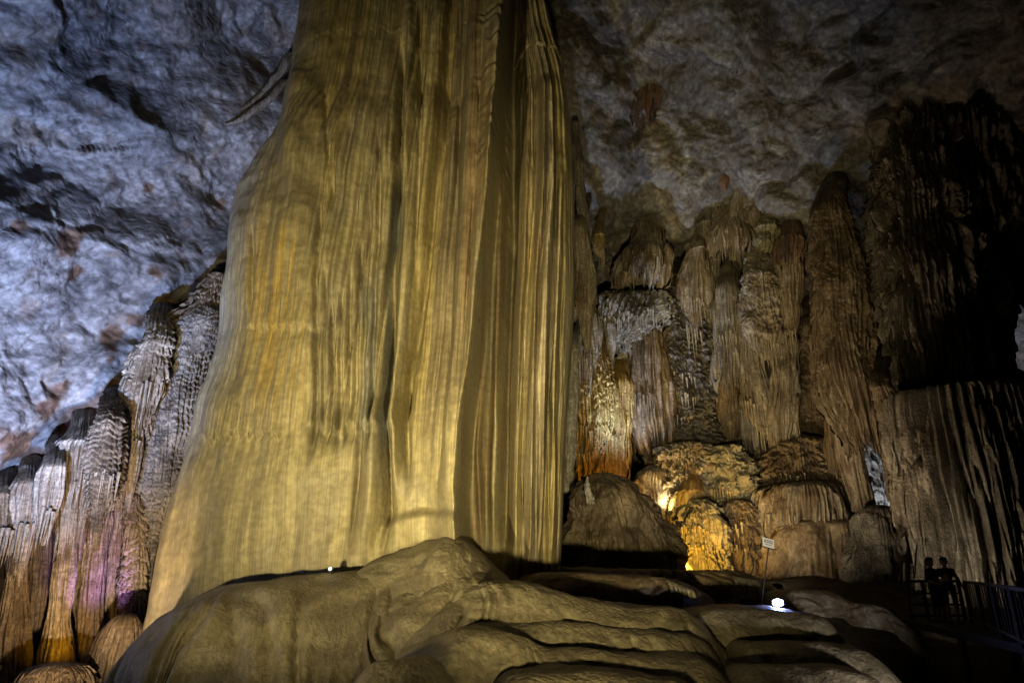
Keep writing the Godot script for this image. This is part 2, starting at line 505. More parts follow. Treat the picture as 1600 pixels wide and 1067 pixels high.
func build_floor() -> void:
	var w := 150; var h := 150
	var P := PackedVector3Array(); P.resize(w * h)
	var C := PackedColorArray(); C.resize(w * h)
	for j in h:
		for i in w:
			var x := lerpf(-45, 45, i / (w - 1.0)); var z := lerpf(-55, 25, j / (h - 1.0))
			P[j * w + i] = Vector3(x, floor_y(x, z), z)
			C[j * w + i] = Color(0.15, 0.12, 0.09).lerp(Color(0.22, 0.19, 0.15), clampf(0.5 + nb.get_noise_2d(x * 0.4, z * 0.4 + 50.0) * 1.5, 0, 1))
	structure(grid(P, C, w, h), "cave_floor", M.floor, "dark uneven mud floor of the cave chamber")

# ---------------------------------------------------------------- the giant flowstone column
const COL_D := 25.0
const COL_LEFT := [[-500, 500], [-200, 482], [0, 470], [100, 457], [190, 440], [240, 402], [300, 370], [380, 357], [430, 352], [520, 338], [620, 305], [700, 290], [800, 256], [870, 240], [950, 229], [1050, 215]]
const COL_RIGHT := [[-500, 800], [-200, 822], [0, 845], [90, 868], [150, 884], [200, 893], [300, 897], [450, 898], [550, 893], [640, 886], [760, 880], [868, 876], [1050, 874]]

func build_column() -> void:
	# folds: line [[height, bearing], ...], half width, depth in metres, kind: r ridge, g groove, p prow with a sheer right face, s slow swell
	var folds := [
		["p", [[-500, 800], [0, 791], [56, 786], [169, 775], [244, 769], [319, 762], [400, 754], [526, 742], [614, 730], [682, 720], [770, 715], [830, 719], [900, 722]], 42.0, 1.35],
		["g", [[0, 718], [200, 716], [400, 712], [560, 705], [640, 698], [760, 690]], 5.0, 0.3],
		["g", [[-200, 708], [0, 705], [169, 696], [281, 681], [394, 670], [430, 664], [585, 640], [650, 632], [760, 640]], 9.0, 0.55],
		["r", [[0, 688], [169, 678], [300, 662], [430, 640], [585, 626], [680, 620], [780, 618]], 9.0, 0.3],
		["g", [[0, 655], [169, 655], [337, 649], [430, 646]], 5.0, 0.35],
		["g", [[60, 625], [200, 622], [300, 618], [404, 611], [520, 607], [653, 601], [700, 604], [800, 606], [860, 600]], 8.0, 0.7],
		["r", [[0, 640], [200, 637], [400, 630], [600, 618], [690, 612]], 7.0, 0.22],
		["g", [[200, 590], [255, 589], [400, 585], [520, 582], [655, 578], [690, 576]], 5.0, 0.3],
		["r", [[0, 740], [200, 736], [400, 728], [600, 708], [800, 700]], 12.0, 0.2],
		["g", [[0, 758], [180, 752], [400, 741], [560, 725]], 4.0, 0.12],
		["r", [[250, 784], [400, 780], [600, 776], [700, 772], [860, 772]], 9.0, 0.5],
		["r", [[200, 770], [400, 766], [600, 752], [700, 745], [850, 752]], 7.0, 0.3],
		["g", [[-200, 797], [0, 803], [187, 805], [400, 803], [600, 795], [860, 790]], 11.0, 0.9],
		["s", [[-200, 840], [0, 838], [150, 850], [400, 850], [700, 845], [868, 845]], 46.0, 0.75],
		["r", [[0, 822], [150, 827], [400, 818], [500, 812], [620, 808], [740, 806], [868, 805]], 7.0, 0.35],
		["g", [[100, 838], [300, 836], [460, 823], [600, 820], [740, 816], [868, 818]], 4.0, 0.3],
		["r", [[150, 848], [300, 846], [460, 834], [600, 832], [868, 828]], 6.0, 0.26],
		["g", [[300, 855], [460, 842], [600, 838], [740, 836], [868, 838]], 4.0, 0.26],
		["r", [[300, 862], [460, 852], [600, 848], [868, 846]], 5.0, 0.24],
		["g", [[300, 868], [460, 860], [600, 856], [868, 856]], 4.0, 0.24],
		["r", [[300, 876], [460, 868], [600, 864], [868, 862]], 5.0, 0.22],
		["g", [[460, 877], [600, 872], [868, 868]], 3.5, 0.2],
		["g", [[360, 398], [420, 396], [500, 394]], 4.0, 0.2],
		["g", [[330, 497], [420, 494], [480, 494], [600, 494], [660, 492], [715, 484]], 5.0, 0.35],
		["g", [[430, 508], [600, 505], [680, 506]], 4.0, 0.22],
		["g", [[480, 519], [600, 517], [665, 512], [695, 505]], 4.0, 0.32],
		["g", [[470, 532], [600, 529], [670, 526], [700, 520]], 4.0, 0.28],
		["g", [[430, 545], [600, 541], [680, 540]], 4.0, 0.26],
		["g", [[380, 558], [600, 553], [660, 551], [700, 546]], 4.5, 0.3],
		["g", [[300, 573], [600, 565], [680, 563], [760, 556], [850, 548]], 5.0, 0.26],
		["s", [[640, 588], [700, 586], [800, 578], [880, 570]], 14.0, 0.3],
		["s", [[640, 622], [760, 640], [860, 650]], 26.0, 0.35],
		["g", [[130, 508], [220, 512], [330, 520]], 5.0, 0.16],
		["s", [[120, 465], [230, 455], [330, 470], [420, 440]], 30.0, 0.3],
	]
	var front := 600; var back := 50
	var w := front + back + 1
	var vs := PackedFloat32Array()
	for k in 30: vs.append(lerpf(-300.0, 60.0, k / 30.0))
	for k in 560: vs.append(lerpf(60.0, 1010.0, k / 559.0))
	var h := vs.size()
	var P := PackedVector3Array(); P.resize(w * h)
	var C := PackedColorArray(); C.resize(w * h)
	var us := PackedFloat32Array(); us.resize(front + 1)
	var vi := PackedFloat32Array(); vi.resize(front + 1)
	var off := PackedFloat32Array(); off.resize(front + 1)
	# first the outline, row by row, and the straight taper that fits it best
	var CX := PackedFloat32Array(); var HW := PackedFloat32Array(); var YY := PackedFloat32Array()
	for j in h:
		var v := vs[j]
		var lo := at(lin(COL_LEFT, v), v, COL_D); var hi := at(lin(COL_RIGHT, v), v, COL_D)
		var y := lo.y
		var cx := (lo.x + hi.x) / 2; var hw := (hi.x - lo.x) / 2
		var deep := minf(hw * 0.62, 4.4)
		for turn in 3:                                        # the outline seen from the boardwalk is that of the bulging front, not of the axis
			var least := Vector2(9999, 0); var most := Vector2(-9999, 0)
			for k in 25:
				var ak := PI * k / 24.0
				var q := sight(Vector3(cx + hw * cos(ak), y, -COL_D + deep * pow(sin(ak), 0.8)))
				if q.x < least.x: least = q
				if q.x > most.x: most = q
			var mp := metres(least.y, COL_D - 1.5)
			var el := (lin(COL_LEFT, least.y) - least.x) * mp
			var er := (lin(COL_RIGHT, most.y) - most.x) * mp
			cx += (el + er) / 2
			hw += (er - el) / 2
		CX.append(cx); HW.append(hw); YY.append(y)
	var sy := 0.0; var sl := 0.0; var sr := 0.0; var syy := 0.0; var syl := 0.0; var syr := 0.0
	for j in h:
		var l := CX[j] - HW[j]; var r := CX[j] + HW[j]
		sy += YY[j]; sl += l; sr += r; syy += YY[j] * YY[j]; syl += YY[j] * l; syr += YY[j] * r
	var den := h * syy - sy * sy
	var kl := (h * syl - sy * sl) / den; var kr := (h * syr - sy * sr) / den
	var bl := (sl - kl * sy) / h; var br := (sr - kr * sy) / h
	var XS := PackedFloat32Array(); XS.resize(front + 1)
	for j in h:
		var v := vs[j]
		var y := YY[j]
		var cx := CX[j]; var hw := HW[j]
		var deep := minf(hw * 0.62, 4.4)
		var ls := bl + kl * y; var rs := br + kr * y
		for i in front + 1:
			var t := (1.0 - cos(PI * float(i) / front)) / 2.0
			XS[i] = lerpf(ls, rs, t) + (cx - hw - ls) * pow(maxf(0.0, 1.0 - t / 0.6), 2.0) + (cx + hw - rs) * pow(maxf(0.0, (t - 0.5) / 0.5), 2.0)
		off.fill(0.0)
		for i in front + 1:
			var a := PI * (1.0 - float(i) / front)
			var seen := sight(Vector3(XS[i], y, -COL_D + deep * pow(sin(a), 0.8)))
			us[i] = seen.x
			vi[i] = seen.y
		for fd in folds:
			var ln: Array = fd[1]
			var kind: String = fd[0]
			v = vi[clampi(us.bsearch(lin(ln, vi[front / 2])), 0, front)]
			var fade := smooth(ln[0][0] - 30.0, ln[0][0] + 25.0, v) * smooth(ln[-1][0] + 30.0, ln[-1][0] - 60.0, v)
			if fade <= 0.001:
				continue
			var wob := 1.6 * na.get_noise_2d(v * 0.005, ln[0][1] * 3.1)
			var uf := lin(ln, v) + wob
			var wd: float = fd[2]
			var am: float = fd[3] * fade
			var reach := wd * (2.6 if kind != "p" else 2.4)
			var i0 := us.bsearch(uf - reach); var i1 := us.bsearch(uf + reach)
			for i in range(i0, mini(i1, front + 1)):
				var du := us[i] - uf
				var x := du / wd
				match kind:
					"g": off[i] -= am / (1.0 + pow(absf(x), 2.4) * 2.0) * smooth(2.6, 1.6, absf(x))
					"r", "s": off[i] += am * exp(-x * x * 1.4) * smooth(2.6, 1.9, absf(x))
					"p":
						if du < 0.0:
							off[i] += am * pow(clampf(1.0 + du / 100.0, 0, 1), 2.0)
						else:
							off[i] += am * smooth(15.0, 0.0, du) - am * 0.55 * smooth(6.0, 18.0, du) * smooth(95.0, 40.0, du)
		for i in w:
			var o := j * w + i
			if i > front:                                    # the rear
				var ab := PI * float(i - front) / back
				P[o] = Vector3(cx + hw * cos(ab), y, -COL_D - 3.5 * sin(ab))
				C[o] = Color(0.36, 0.28, 0.15)
				continue
			var a := PI * (1.0 - float(i) / front)
			var u := us[i]
			v = vi[i]
			var x := XS[i]
			var rim := smooth(0.0, 0.25, sin(a))
			# fine flutes
			var wp := na.get_noise_2d(x * 0.5, y * 0.1) * 0.25
			var g1 := absf(na.get_noise_2d((x + wp) * 2.6, y * 0.055))
			var g2 := absf(na.get_noise_2d((x + wp) * 6.5 + 50.0, y * 0.1))
			var rough := lerpf(0.4, 1.0, smooth(470, 560, u + 30.0 * wp)) * lerpf(1.0, 0.12, smooth(640, 780, v + (0.0 if u < 720 else -260.0)))
			if u > 725:
				rough = 1.0
			var d := off[i] * 1.35 + rough * (minf(g1 * 2.4, 1.0) - 0.6) * 0.05
			# continuous pleats: rounded rolls parted by sharp creases that join and split on the way down
			var xp := cos(a) * 5.4                                # the pleats draw together with the column as it narrows
			var roll := minf(nc.get_noise_2d(xp * 1.5, y * 0.004) + 1.0, 0.7) / 0.7
			var fine_roll := minf(nc.get_noise_2d(xp * 4.6 + 31.0, 0.5 + y * 0.002) + 1.0, 0.7) / 0.7
			var thread := minf(nc.get_noise_2d(xp * 11.0 + 77.0, 0.5) + 1.0, 0.7) / 0.7
			var where := smooth(465, 540, u + 25.0 * wp) * smooth(735, 600, v + 25.0 * g1) * smooth(760, 725, u) + smooth(785, 815, u)
			d += where * ((pow(roll, 0.42) - 0.7) * 0.52 + (pow(fine_roll, 0.5) - 0.7) * 0.15 + (pow(thread, 0.5) - 0.7) * 0.05) + (1.0 - where) * (0.06 * (pow(fine_roll, 0.6) - 0.7) + 0.025 * (pow(thread, 0.5) - 0.7)) * smooth(880, 560, v)
			# shelves where one sheet ends above another, and shoulders
			if u < 640:
				var jag := 22.0 * absf(na.get_noise_2d(x * 1.8, 3.0)) + 8.0 * absf(na.get_noise_2d(x * 6.0, 9.0))
				var s3 := smooth(380, 392, u) * smooth(505, 494, u)
				d += s3 * 0.16 * smooth(512 + jag * 0.5, 503 + jag * 0.5, v) * smooth(330, 505, v)
				var s4 := smooth(310, 330, u) * smooth(445, 428, u)
				d += s4 * 0.24 * smooth(676 + jag, 667 + jag, v) * smooth(560, 665, v)
				var s5 := smooth(478, 490, u) * smooth(628, 618, u)
				d += s5 * 0.28 * smooth(668 + jag, 648 + jag, v) * smooth(440, 655, v)
				d += 0.4 * smooth(345, 380, u) * smooth(560, 500, u) * smooth(-35, 55, v - (318.0 - 18.0 * sin((u - 355.0) / 150.0 * PI))) * smooth(520, 360, v)
				d += 0.3 * smooth(430, 455, u) * smooth(560, 520, u) * smooth(-40, 60, v - (190.0 - 50.0 * smooth(430, 465, u) + 60.0 * smooth(480, 540, u))) * smooth(330, 200, v)
				d += 0.16 * nb.get_noise_2d(x * 0.4, y * 0.22) * smooth(600, 480, u)
			d += 0.45 * smooth(-8, 14, v - (800.0 + absf(u - 668.0) * 0.18 + 40.0 * smooth(600, 585, u))) * smooth(575, 610, u) * smooth(735, 715, u)
			d += 0.35 * nb.get_noise_2d(x * 0.22, y * 0.16)
			# little stacked ripples on the prow and the right-hand curtains
			var rip := sin(y * 11.0 + 3.0 * na.get_noise_2d(x * 0.8, y * 0.8)) * 0.004
			if u > 700 and u < 800 and v < 330:
				rip += 0.05 * sin(y * 5.5 + 5.0 * na.get_noise_2d(x * 1.4, y * 0.7)) * smooth(735, 775, u)
			d += rip
			if u > 800:
				d += 0.09 * sin(y * 1.9 + u * 0.035) * smooth(420, 560, v) * smooth(805, 830, u)
			P[o] = Vector3(x, y, -COL_D + deep * pow(sin(a), 0.8) + d * rim)
			# mineral staining and other tones
			var pal: Array = PAL.ochre
			var s1 := na.get_noise_2d(xp * 3.4 + 20.0, y * 0.05)
			var s2 := nb.get_noise_2d(x * 1.1 + 90.0, y * 0.12)
			var s4b := nb.get_noise_2d(x * 0.45, y * 0.3 + 33.0)
			var c := (pal[0] as Color).lerp(pal[1], clampf(0.5 + s1 * 1.3, 0, 1))
			c = c.lerp(pal[2], smooth(0.02, 0.25, s2) * 0.7)
			c = c.lerp(Color(0.4, 0.365, 0.28), smooth(0.05, 0.25, s4b) * 0.6)
			c = c.lerp(Color(0.6, 0.45, 0.16), smooth(0.05, 0.35, s1 + 0.35 * s2 + 0.15) * smooth(60, 15, absf(u - 438.0 + (v - 420.0) * 0.03)) * smooth(330, 400, v) * smooth(700, 560, v) * 0.8)  # golden spot of lamplight put into the colour of the left sheet
			# broad mineral stripes that follow single pleats
			var line_tone := nv.get_noise_2d(xp * 4.6 + 31.0, 0.5 + y * 0.002)
			c = c * (1.0 + 0.16 * line_tone * (0.35 + 0.65 * where))
			var band := nv.get_noise_2d(xp * 1.5, y * 0.004)
			c = c.lerp(Color(0.3, 0.25, 0.175), smooth(0.25, 0.4, band) * 0.75 * where)
			c = c.lerp(Color(0.5, 0.42, 0.2), smooth(-0.3, -0.45, band) * 0.7 * where)
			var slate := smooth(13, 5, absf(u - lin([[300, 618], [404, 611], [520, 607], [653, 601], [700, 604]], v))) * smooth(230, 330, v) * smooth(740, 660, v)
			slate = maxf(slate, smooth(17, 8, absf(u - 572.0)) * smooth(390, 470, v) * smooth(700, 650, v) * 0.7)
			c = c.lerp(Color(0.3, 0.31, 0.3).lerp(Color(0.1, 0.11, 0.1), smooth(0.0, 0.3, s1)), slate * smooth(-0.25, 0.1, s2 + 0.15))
			c = c.lerp(Color(0.16, 0.15, 0.1), smooth(0.1, 0.22, s1 + s2 * 0.5) * smooth(480, 495, u) * smooth(625, 600, u) * smooth(620, 645, v) * smooth(720, 680, v) * 0.8)  # darker streaks around the lower ends of the flutes
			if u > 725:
				c = c.lerp(Color(0.58, 0.52, 0.4), smooth(0.0, 0.3, s1 + 0.1) * smooth(800, 835, u) * 0.85)  # right-hand curtain paler, its brighter light put into the colour
				c = c.lerp(Color(0.34, 0.24, 0.14), smooth(0.08, 0.25, -s1) * smooth(860, 790, u) * 0.6)  # shade of the channel beside the prow, put into the colour
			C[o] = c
	# three sheets that grew side by side, parted along two deep grooves
	var o := base("flowstone_column", at(560, 900, COL_D), "giant ochre fluted flowstone column rising out of the frame in the middle", "flowstone column")
	var cut := [0, int(front * 0.585), int(front * 0.80), w - 1]
	var called := ["flowstone_sheet", "drapery_fold", "fluted_curtain"]
	for k in 3:
		put(grid(P, C, w, h, true, cut[k], cut[k + 1]), called[k], M.flow, o, -o.position)
	# rows of drips along the sheet ends, each rooted in the face behind it
	for f in [[[[322, 660], [360, 664], [395, 670], [430, 668]], 26, Vector2(5, 20), 0.9, M.white_drip], [[[415, 462], [450, 458]], 12, Vector2(10, 50), 0.8, M.white_drip]]:
		var line: Array = f[0]
		for k in f[1]:
			var u := lerpf(line[0][0], line[-1][0], (k + rng.randf_range(0.1, 0.9)) / f[1])
			var v := lin(line, u) + rng.randf_range(-16, 12)
			var best := 1e9
			var spot := Vector3.ZERO
			for j in range(30, h, 3):
				for i in range(0, front + 1, 4):
					var q := sight(P[j * w + i])
					var e := absf(q.x - u) + absf(q.y - v)
					if e < best:
						best = e
						spot = P[j * w + i]
					elif e > 150.0 and q.x > u + 60:
						break
			var mp := metres(v, -spot.z)
			var dr := put(drip_meshes[k % 4], "drip_stone", f[4], o, spot - o.position + Vector3(0, 0, 0.02))
			dr.scale = Vector3(f[3] * mp * 5.0, rng.randf_range(f[2].x, f[2].y) * mp, f[3] * mp * 5.0) * rng.randf_range(0.8, 1.2)

# ---------------------------------------------------------------- mound of flowstone tiers
func tier(line: Array, drop: float, fore: float, aft: float, seed_: float, pal: Array, flute := 0.05, steep := 1.0) -> ArrayMesh:
	# a rounded lip [[bearing, height, depth], ...] with a face falling forward from it
	var A: Array[Vector3] = []
	var total := 0.0
	for q in line:
		A.append(at(q[0], q[1], q[2]))
		if A.size() > 1:
			total += (A[-1] - A[-2]).length()
	var w := clampi(int(total * 16.0), 40, 260)
	var ha := 10; var hb := 54
	var h := ha + hb
	var n := A.size()
	var Q: Array[Vector3] = []
	for i in w:
		var f := float(i) / (w - 1) * (n - 1)
		var k := mini(int(f), n - 2)
		Q.append(A[k].cubic_interpolate(A[k + 1], A[maxi(k - 1, 0)], A[mini(k + 2, n - 1)], f - k))
	var P := PackedVector3Array(); P.resize(w * h)
	var C := PackedColorArray(); C.resize(w * h)
	for i in w:
		var tg := Q[mini(i + 6, w - 1)] - Q[maxi(i - 6, 0)]
		tg.y = 0
		var out := Vector3(-tg.z, 0, tg.x).normalized()
		out = (out + Vector3(0, 0, 0.9)).normalized()
		var side := smooth(0, 14, i) * smooth(w - 1, w - 15, i)
		for j in h:
			var p := Q[i]
			if j < ha:
				var q := 1.0 - float(j) / ha
				p += -out * aft * q + Vector3(0, -0.05 * aft * q * q, 0)
			else:
				var q := float(j - ha) / (hb - 1)
				var ph := q * PI / 2
				p += out * fore * pow(sin(ph), steep) + Vector3(0, -drop * (1.0 - cos(ph)), 0)
				var fx := na.get_noise_2d(i * 0.055 + seed_ * 7.0 + na.get_noise_2d(i * 0.02, q * 1.5) * 0.8, q * 0.5 + seed_)
				p += out * (minf(absf(fx) * 2.2, 1.0) - 0.5) * flute * 5.0 * smooth(0.05, 0.4, q)
				p += out * 0.09 * nb.get_noise_3d(p.x * 0.9, p.y * 1.8, p.z * 0.9)
			p.y += 0.11 * nb.get_noise_2d(p.x * 0.55 + seed_, p.z * 0.55)
			p.y -= (1.0 - side) * 0.5
			P[j * w + i] = p
			var s1 := na.get_noise_3d(p.x * 1.6, p.y * 0.4, p.z * 1.6 + seed_)
			var s2 := nb.get_noise_3d(p.x * 0.5, p.y * 0.5, p.z * 0.5 + 11.0)
			var c: Color = (pal[0] as Color).lerp(pal[1], clampf(0.5 + s1, 0, 1))
			C[j * w + i] = c.lerp(pal[2], smooth(0.0, 0.25, s2) * 0.8)
	return grid(P, C, w, h)

func build_mound() -> void:
	var o := base("flowstone_mound", at(700, 940, 18), "grey-brown mound of smooth flowstone tiers spreading before the giant column", "flowstone mound")
	var tiers := [
		[[[520, 896, 20.8], [590, 874, 20.6], [640, 857, 20.4], [690, 841, 20.2], [715, 834, 20.0], [738, 848, 20.0], [762, 874, 20.0], [792, 903, 20.0], [840, 935, 20.0]], 2.6, 2.6, 4.5, 0.02],
		[[[190, 1035, 19.2], [215, 1000, 19.3], [245, 968, 19.5], [300, 936, 19.8], [350, 917, 20.0], [400, 906, 20.0], [470, 899, 20.1], [545, 893, 20.2], [600, 892, 20.2], [660, 896, 20.0], [720, 902, 19.8]], 3.4, 3.4, 5.5, 0.05],
		[[[540, 985, 18.2], [570, 952, 18.5], [610, 930, 18.7], [650, 910, 18.8], [700, 894, 18.8], [740, 889, 18.8], [790, 906, 18.7], [840, 935, 18.6]], 3.0, 2.4, 2.0, 0.05],
		[[[600, 1060, 16.2], [640, 995, 16.8], [690, 945, 17.3], [730, 920, 17.6], [770, 907, 17.8], [830, 913, 17.9], [900, 932, 17.9], [970, 944, 17.8], [1060, 952, 17.8], [1130, 975, 17.4]], 2.6, 1.8, 2.5, 0.04],
		[[[690, 1005, 15.9], [735, 977, 16.3], [792, 972, 16.6], [900, 975, 16.7], [990, 981, 16.7], [1060, 988, 16.6], [1100, 1005, 16.4], [1150, 1040, 16.0]], 2.4, 1.6, 2.2, 0.03],
		[[[640, 1085, 14.4], [665, 1035, 14.7], [690, 1005, 15.0], [725, 986, 15.2], [780, 984, 15.4], [815, 994, 15.5], [850, 1010, 15.5], [900, 1013, 15.5], [1000, 1017, 15.4], [1100, 1028, 15.2], [1170, 1060, 14.9]], 2.2, 1.5, 2.0, 0.03],
		[[[520, 1085, 13.4], [560, 1050, 13.6], [610, 1034, 13.7], [655, 1031, 13.7], [695, 1048, 13.6], [740, 1090, 13.3]], 2.0, 1.6, 1.6, 0.02],
		[[[740, 1085, 13.5], [800, 1056, 13.8], [860, 1049, 13.9], [960, 1053, 13.9], [1060, 1062, 13.8], [1140, 1085, 13.5]], 1.6, 1.4, 1.5, 0.02],
		[[[1040, 965, 18.6], [1100, 951, 18.8], [1180, 949, 18.9], [1260, 958, 18.8], [1330, 985, 18.4]], 2.6, 1.6, 2.5, 0.03],
		[[[1130, 1020, 16.8], [1180, 1001, 17.0], [1260, 1003, 17.0], [1340, 1012, 16.8], [1420, 1040, 16.4]], 2.0, 1.4, 2.0, 0.03],
		[[[1120, 1060, 15.0], [1180, 1043, 15.2], [1260, 1044, 15.2], [1350, 1052, 15.0], [1440, 1085, 14.6]], 1.6, 1.4, 2.0, 0.03],
	]
	for k in tiers.size():
		var t: Array = tiers[k]
		put(tier(t[0], t[1], t[2], t[3], k * 3.1 + 1.0, PAL.mound, t[4]), "tier", M.mound, o, -o.position)
	# the low rounded ledges that lead off to the right
	var ledges := [
		[[[800, 902, 21.0], [840, 893, 21.4], [920, 895, 21.4], [1000, 899, 21.3], [1050, 905, 21.2], [1075, 918, 21.0], [1090, 938, 20.6]], 1.5, 0.8, "smooth brown rimstone ledge with pale end beside the giant column foot", PAL.brown],
		[[[820, 886, 24.2], [880, 886, 24.4], [980, 888, 24.4], [1060, 889, 24.4], [1140, 892, 24.2], [1172, 902, 23.8], [1188, 940, 23.2]], 1.3, 0.9, "long brown rimstone ledge behind, its end streaked white near the sign", PAL.brown],
		[[[1215, 930, 22.0], [1235, 922, 22.4], [1285, 924, 22.6], [1310, 928, 22.6], [1332, 938, 22.4], [1380, 948, 22.2], [1430, 962, 22.0]], 0.7, 0.5, "pale low flowstone lip running right of the lit floodlamp", PAL.cream],
	]
	for k in ledges.size():
		var g: Array = ledges[k]
		var e := base("rimstone_ledge", at(g[0][2][0], g[0][2][1], g[0][2][2]), g[3], "rimstone", "rimstone ledges")
		put(tier(g[0], g[1], g[2], 1.6, 20.0 + k * 4.7, g[4], 0.04, 0.8), "lip", M.mound, e, -e.position)
		if k == 1:                                            # white calcite streaks over the end of the ledge
			for q in 7:
				var u := 1148.0 + q * 5.5
				var top := at(u, 899 + q * 1.0, 23.45 - q * 0.04)
				var low := at(u + 6.0 + q * 0.6, 938, 23.3 - q * 0.06)
				put(ribbon([top, top.lerp(low, 0.4) + Vector3(0, 0.06, 0.14), low + Vector3(0, 0, 0.1)], 0.07 + 0.03 * (q % 3), 0.05), "calcite_streak", M.white_drip, e, -e.position)
		if k == 0:
			for q in 6:
				var u := 1044.0 + q * 6.5
				var top := at(u, 905 + q * 2.6, 20.75 - q * 0.05)
				var low := at(u + 9.0, 934, 20.5 - q * 0.06)
				put(ribbon([top, top.lerp(low, 0.5) + Vector3(0, 0.05, 0.1), low], 0.06, 0.04), "calcite_streak", M.pale_drip, e, -e.position)

func ribbon(pts: Array, wide: float, thick: float) -> ArrayMesh:      # a rounded bead of calcite along a few points
	var w := 9; var h := 20
	var P := PackedVector3Array(); P.resize(w * h)
	var C := PackedColorArray(); C.resize(w * h)
	for j in h:
		var f := float(j) / (h - 1) * (pts.size() - 1)
		var k := mini(int(f), pts.size() - 2)
		var c: Vector3 = (pts[k] as Vector3).cubic_interpolate(pts[k + 1], pts[maxi(k - 1, 0)], pts[mini(k + 2, pts.size() - 1)], f - k)
		var s := 1.0 if j > 0 and j < h - 1 else 0.05
		s *= 1.0 + 0.35 * na.get_noise_2d(j * 0.4, c.x * 9.0)
		for i in w:
			var th := PI - TAU * i / (w - 1)
			P[j * w + i] = c + Vector3(cos(th) * wide * s, 0, sin(th) * thick * s)
			C[j * w + i] = Color(1, 1, 1)
	return grid(P, C, w, h, true)

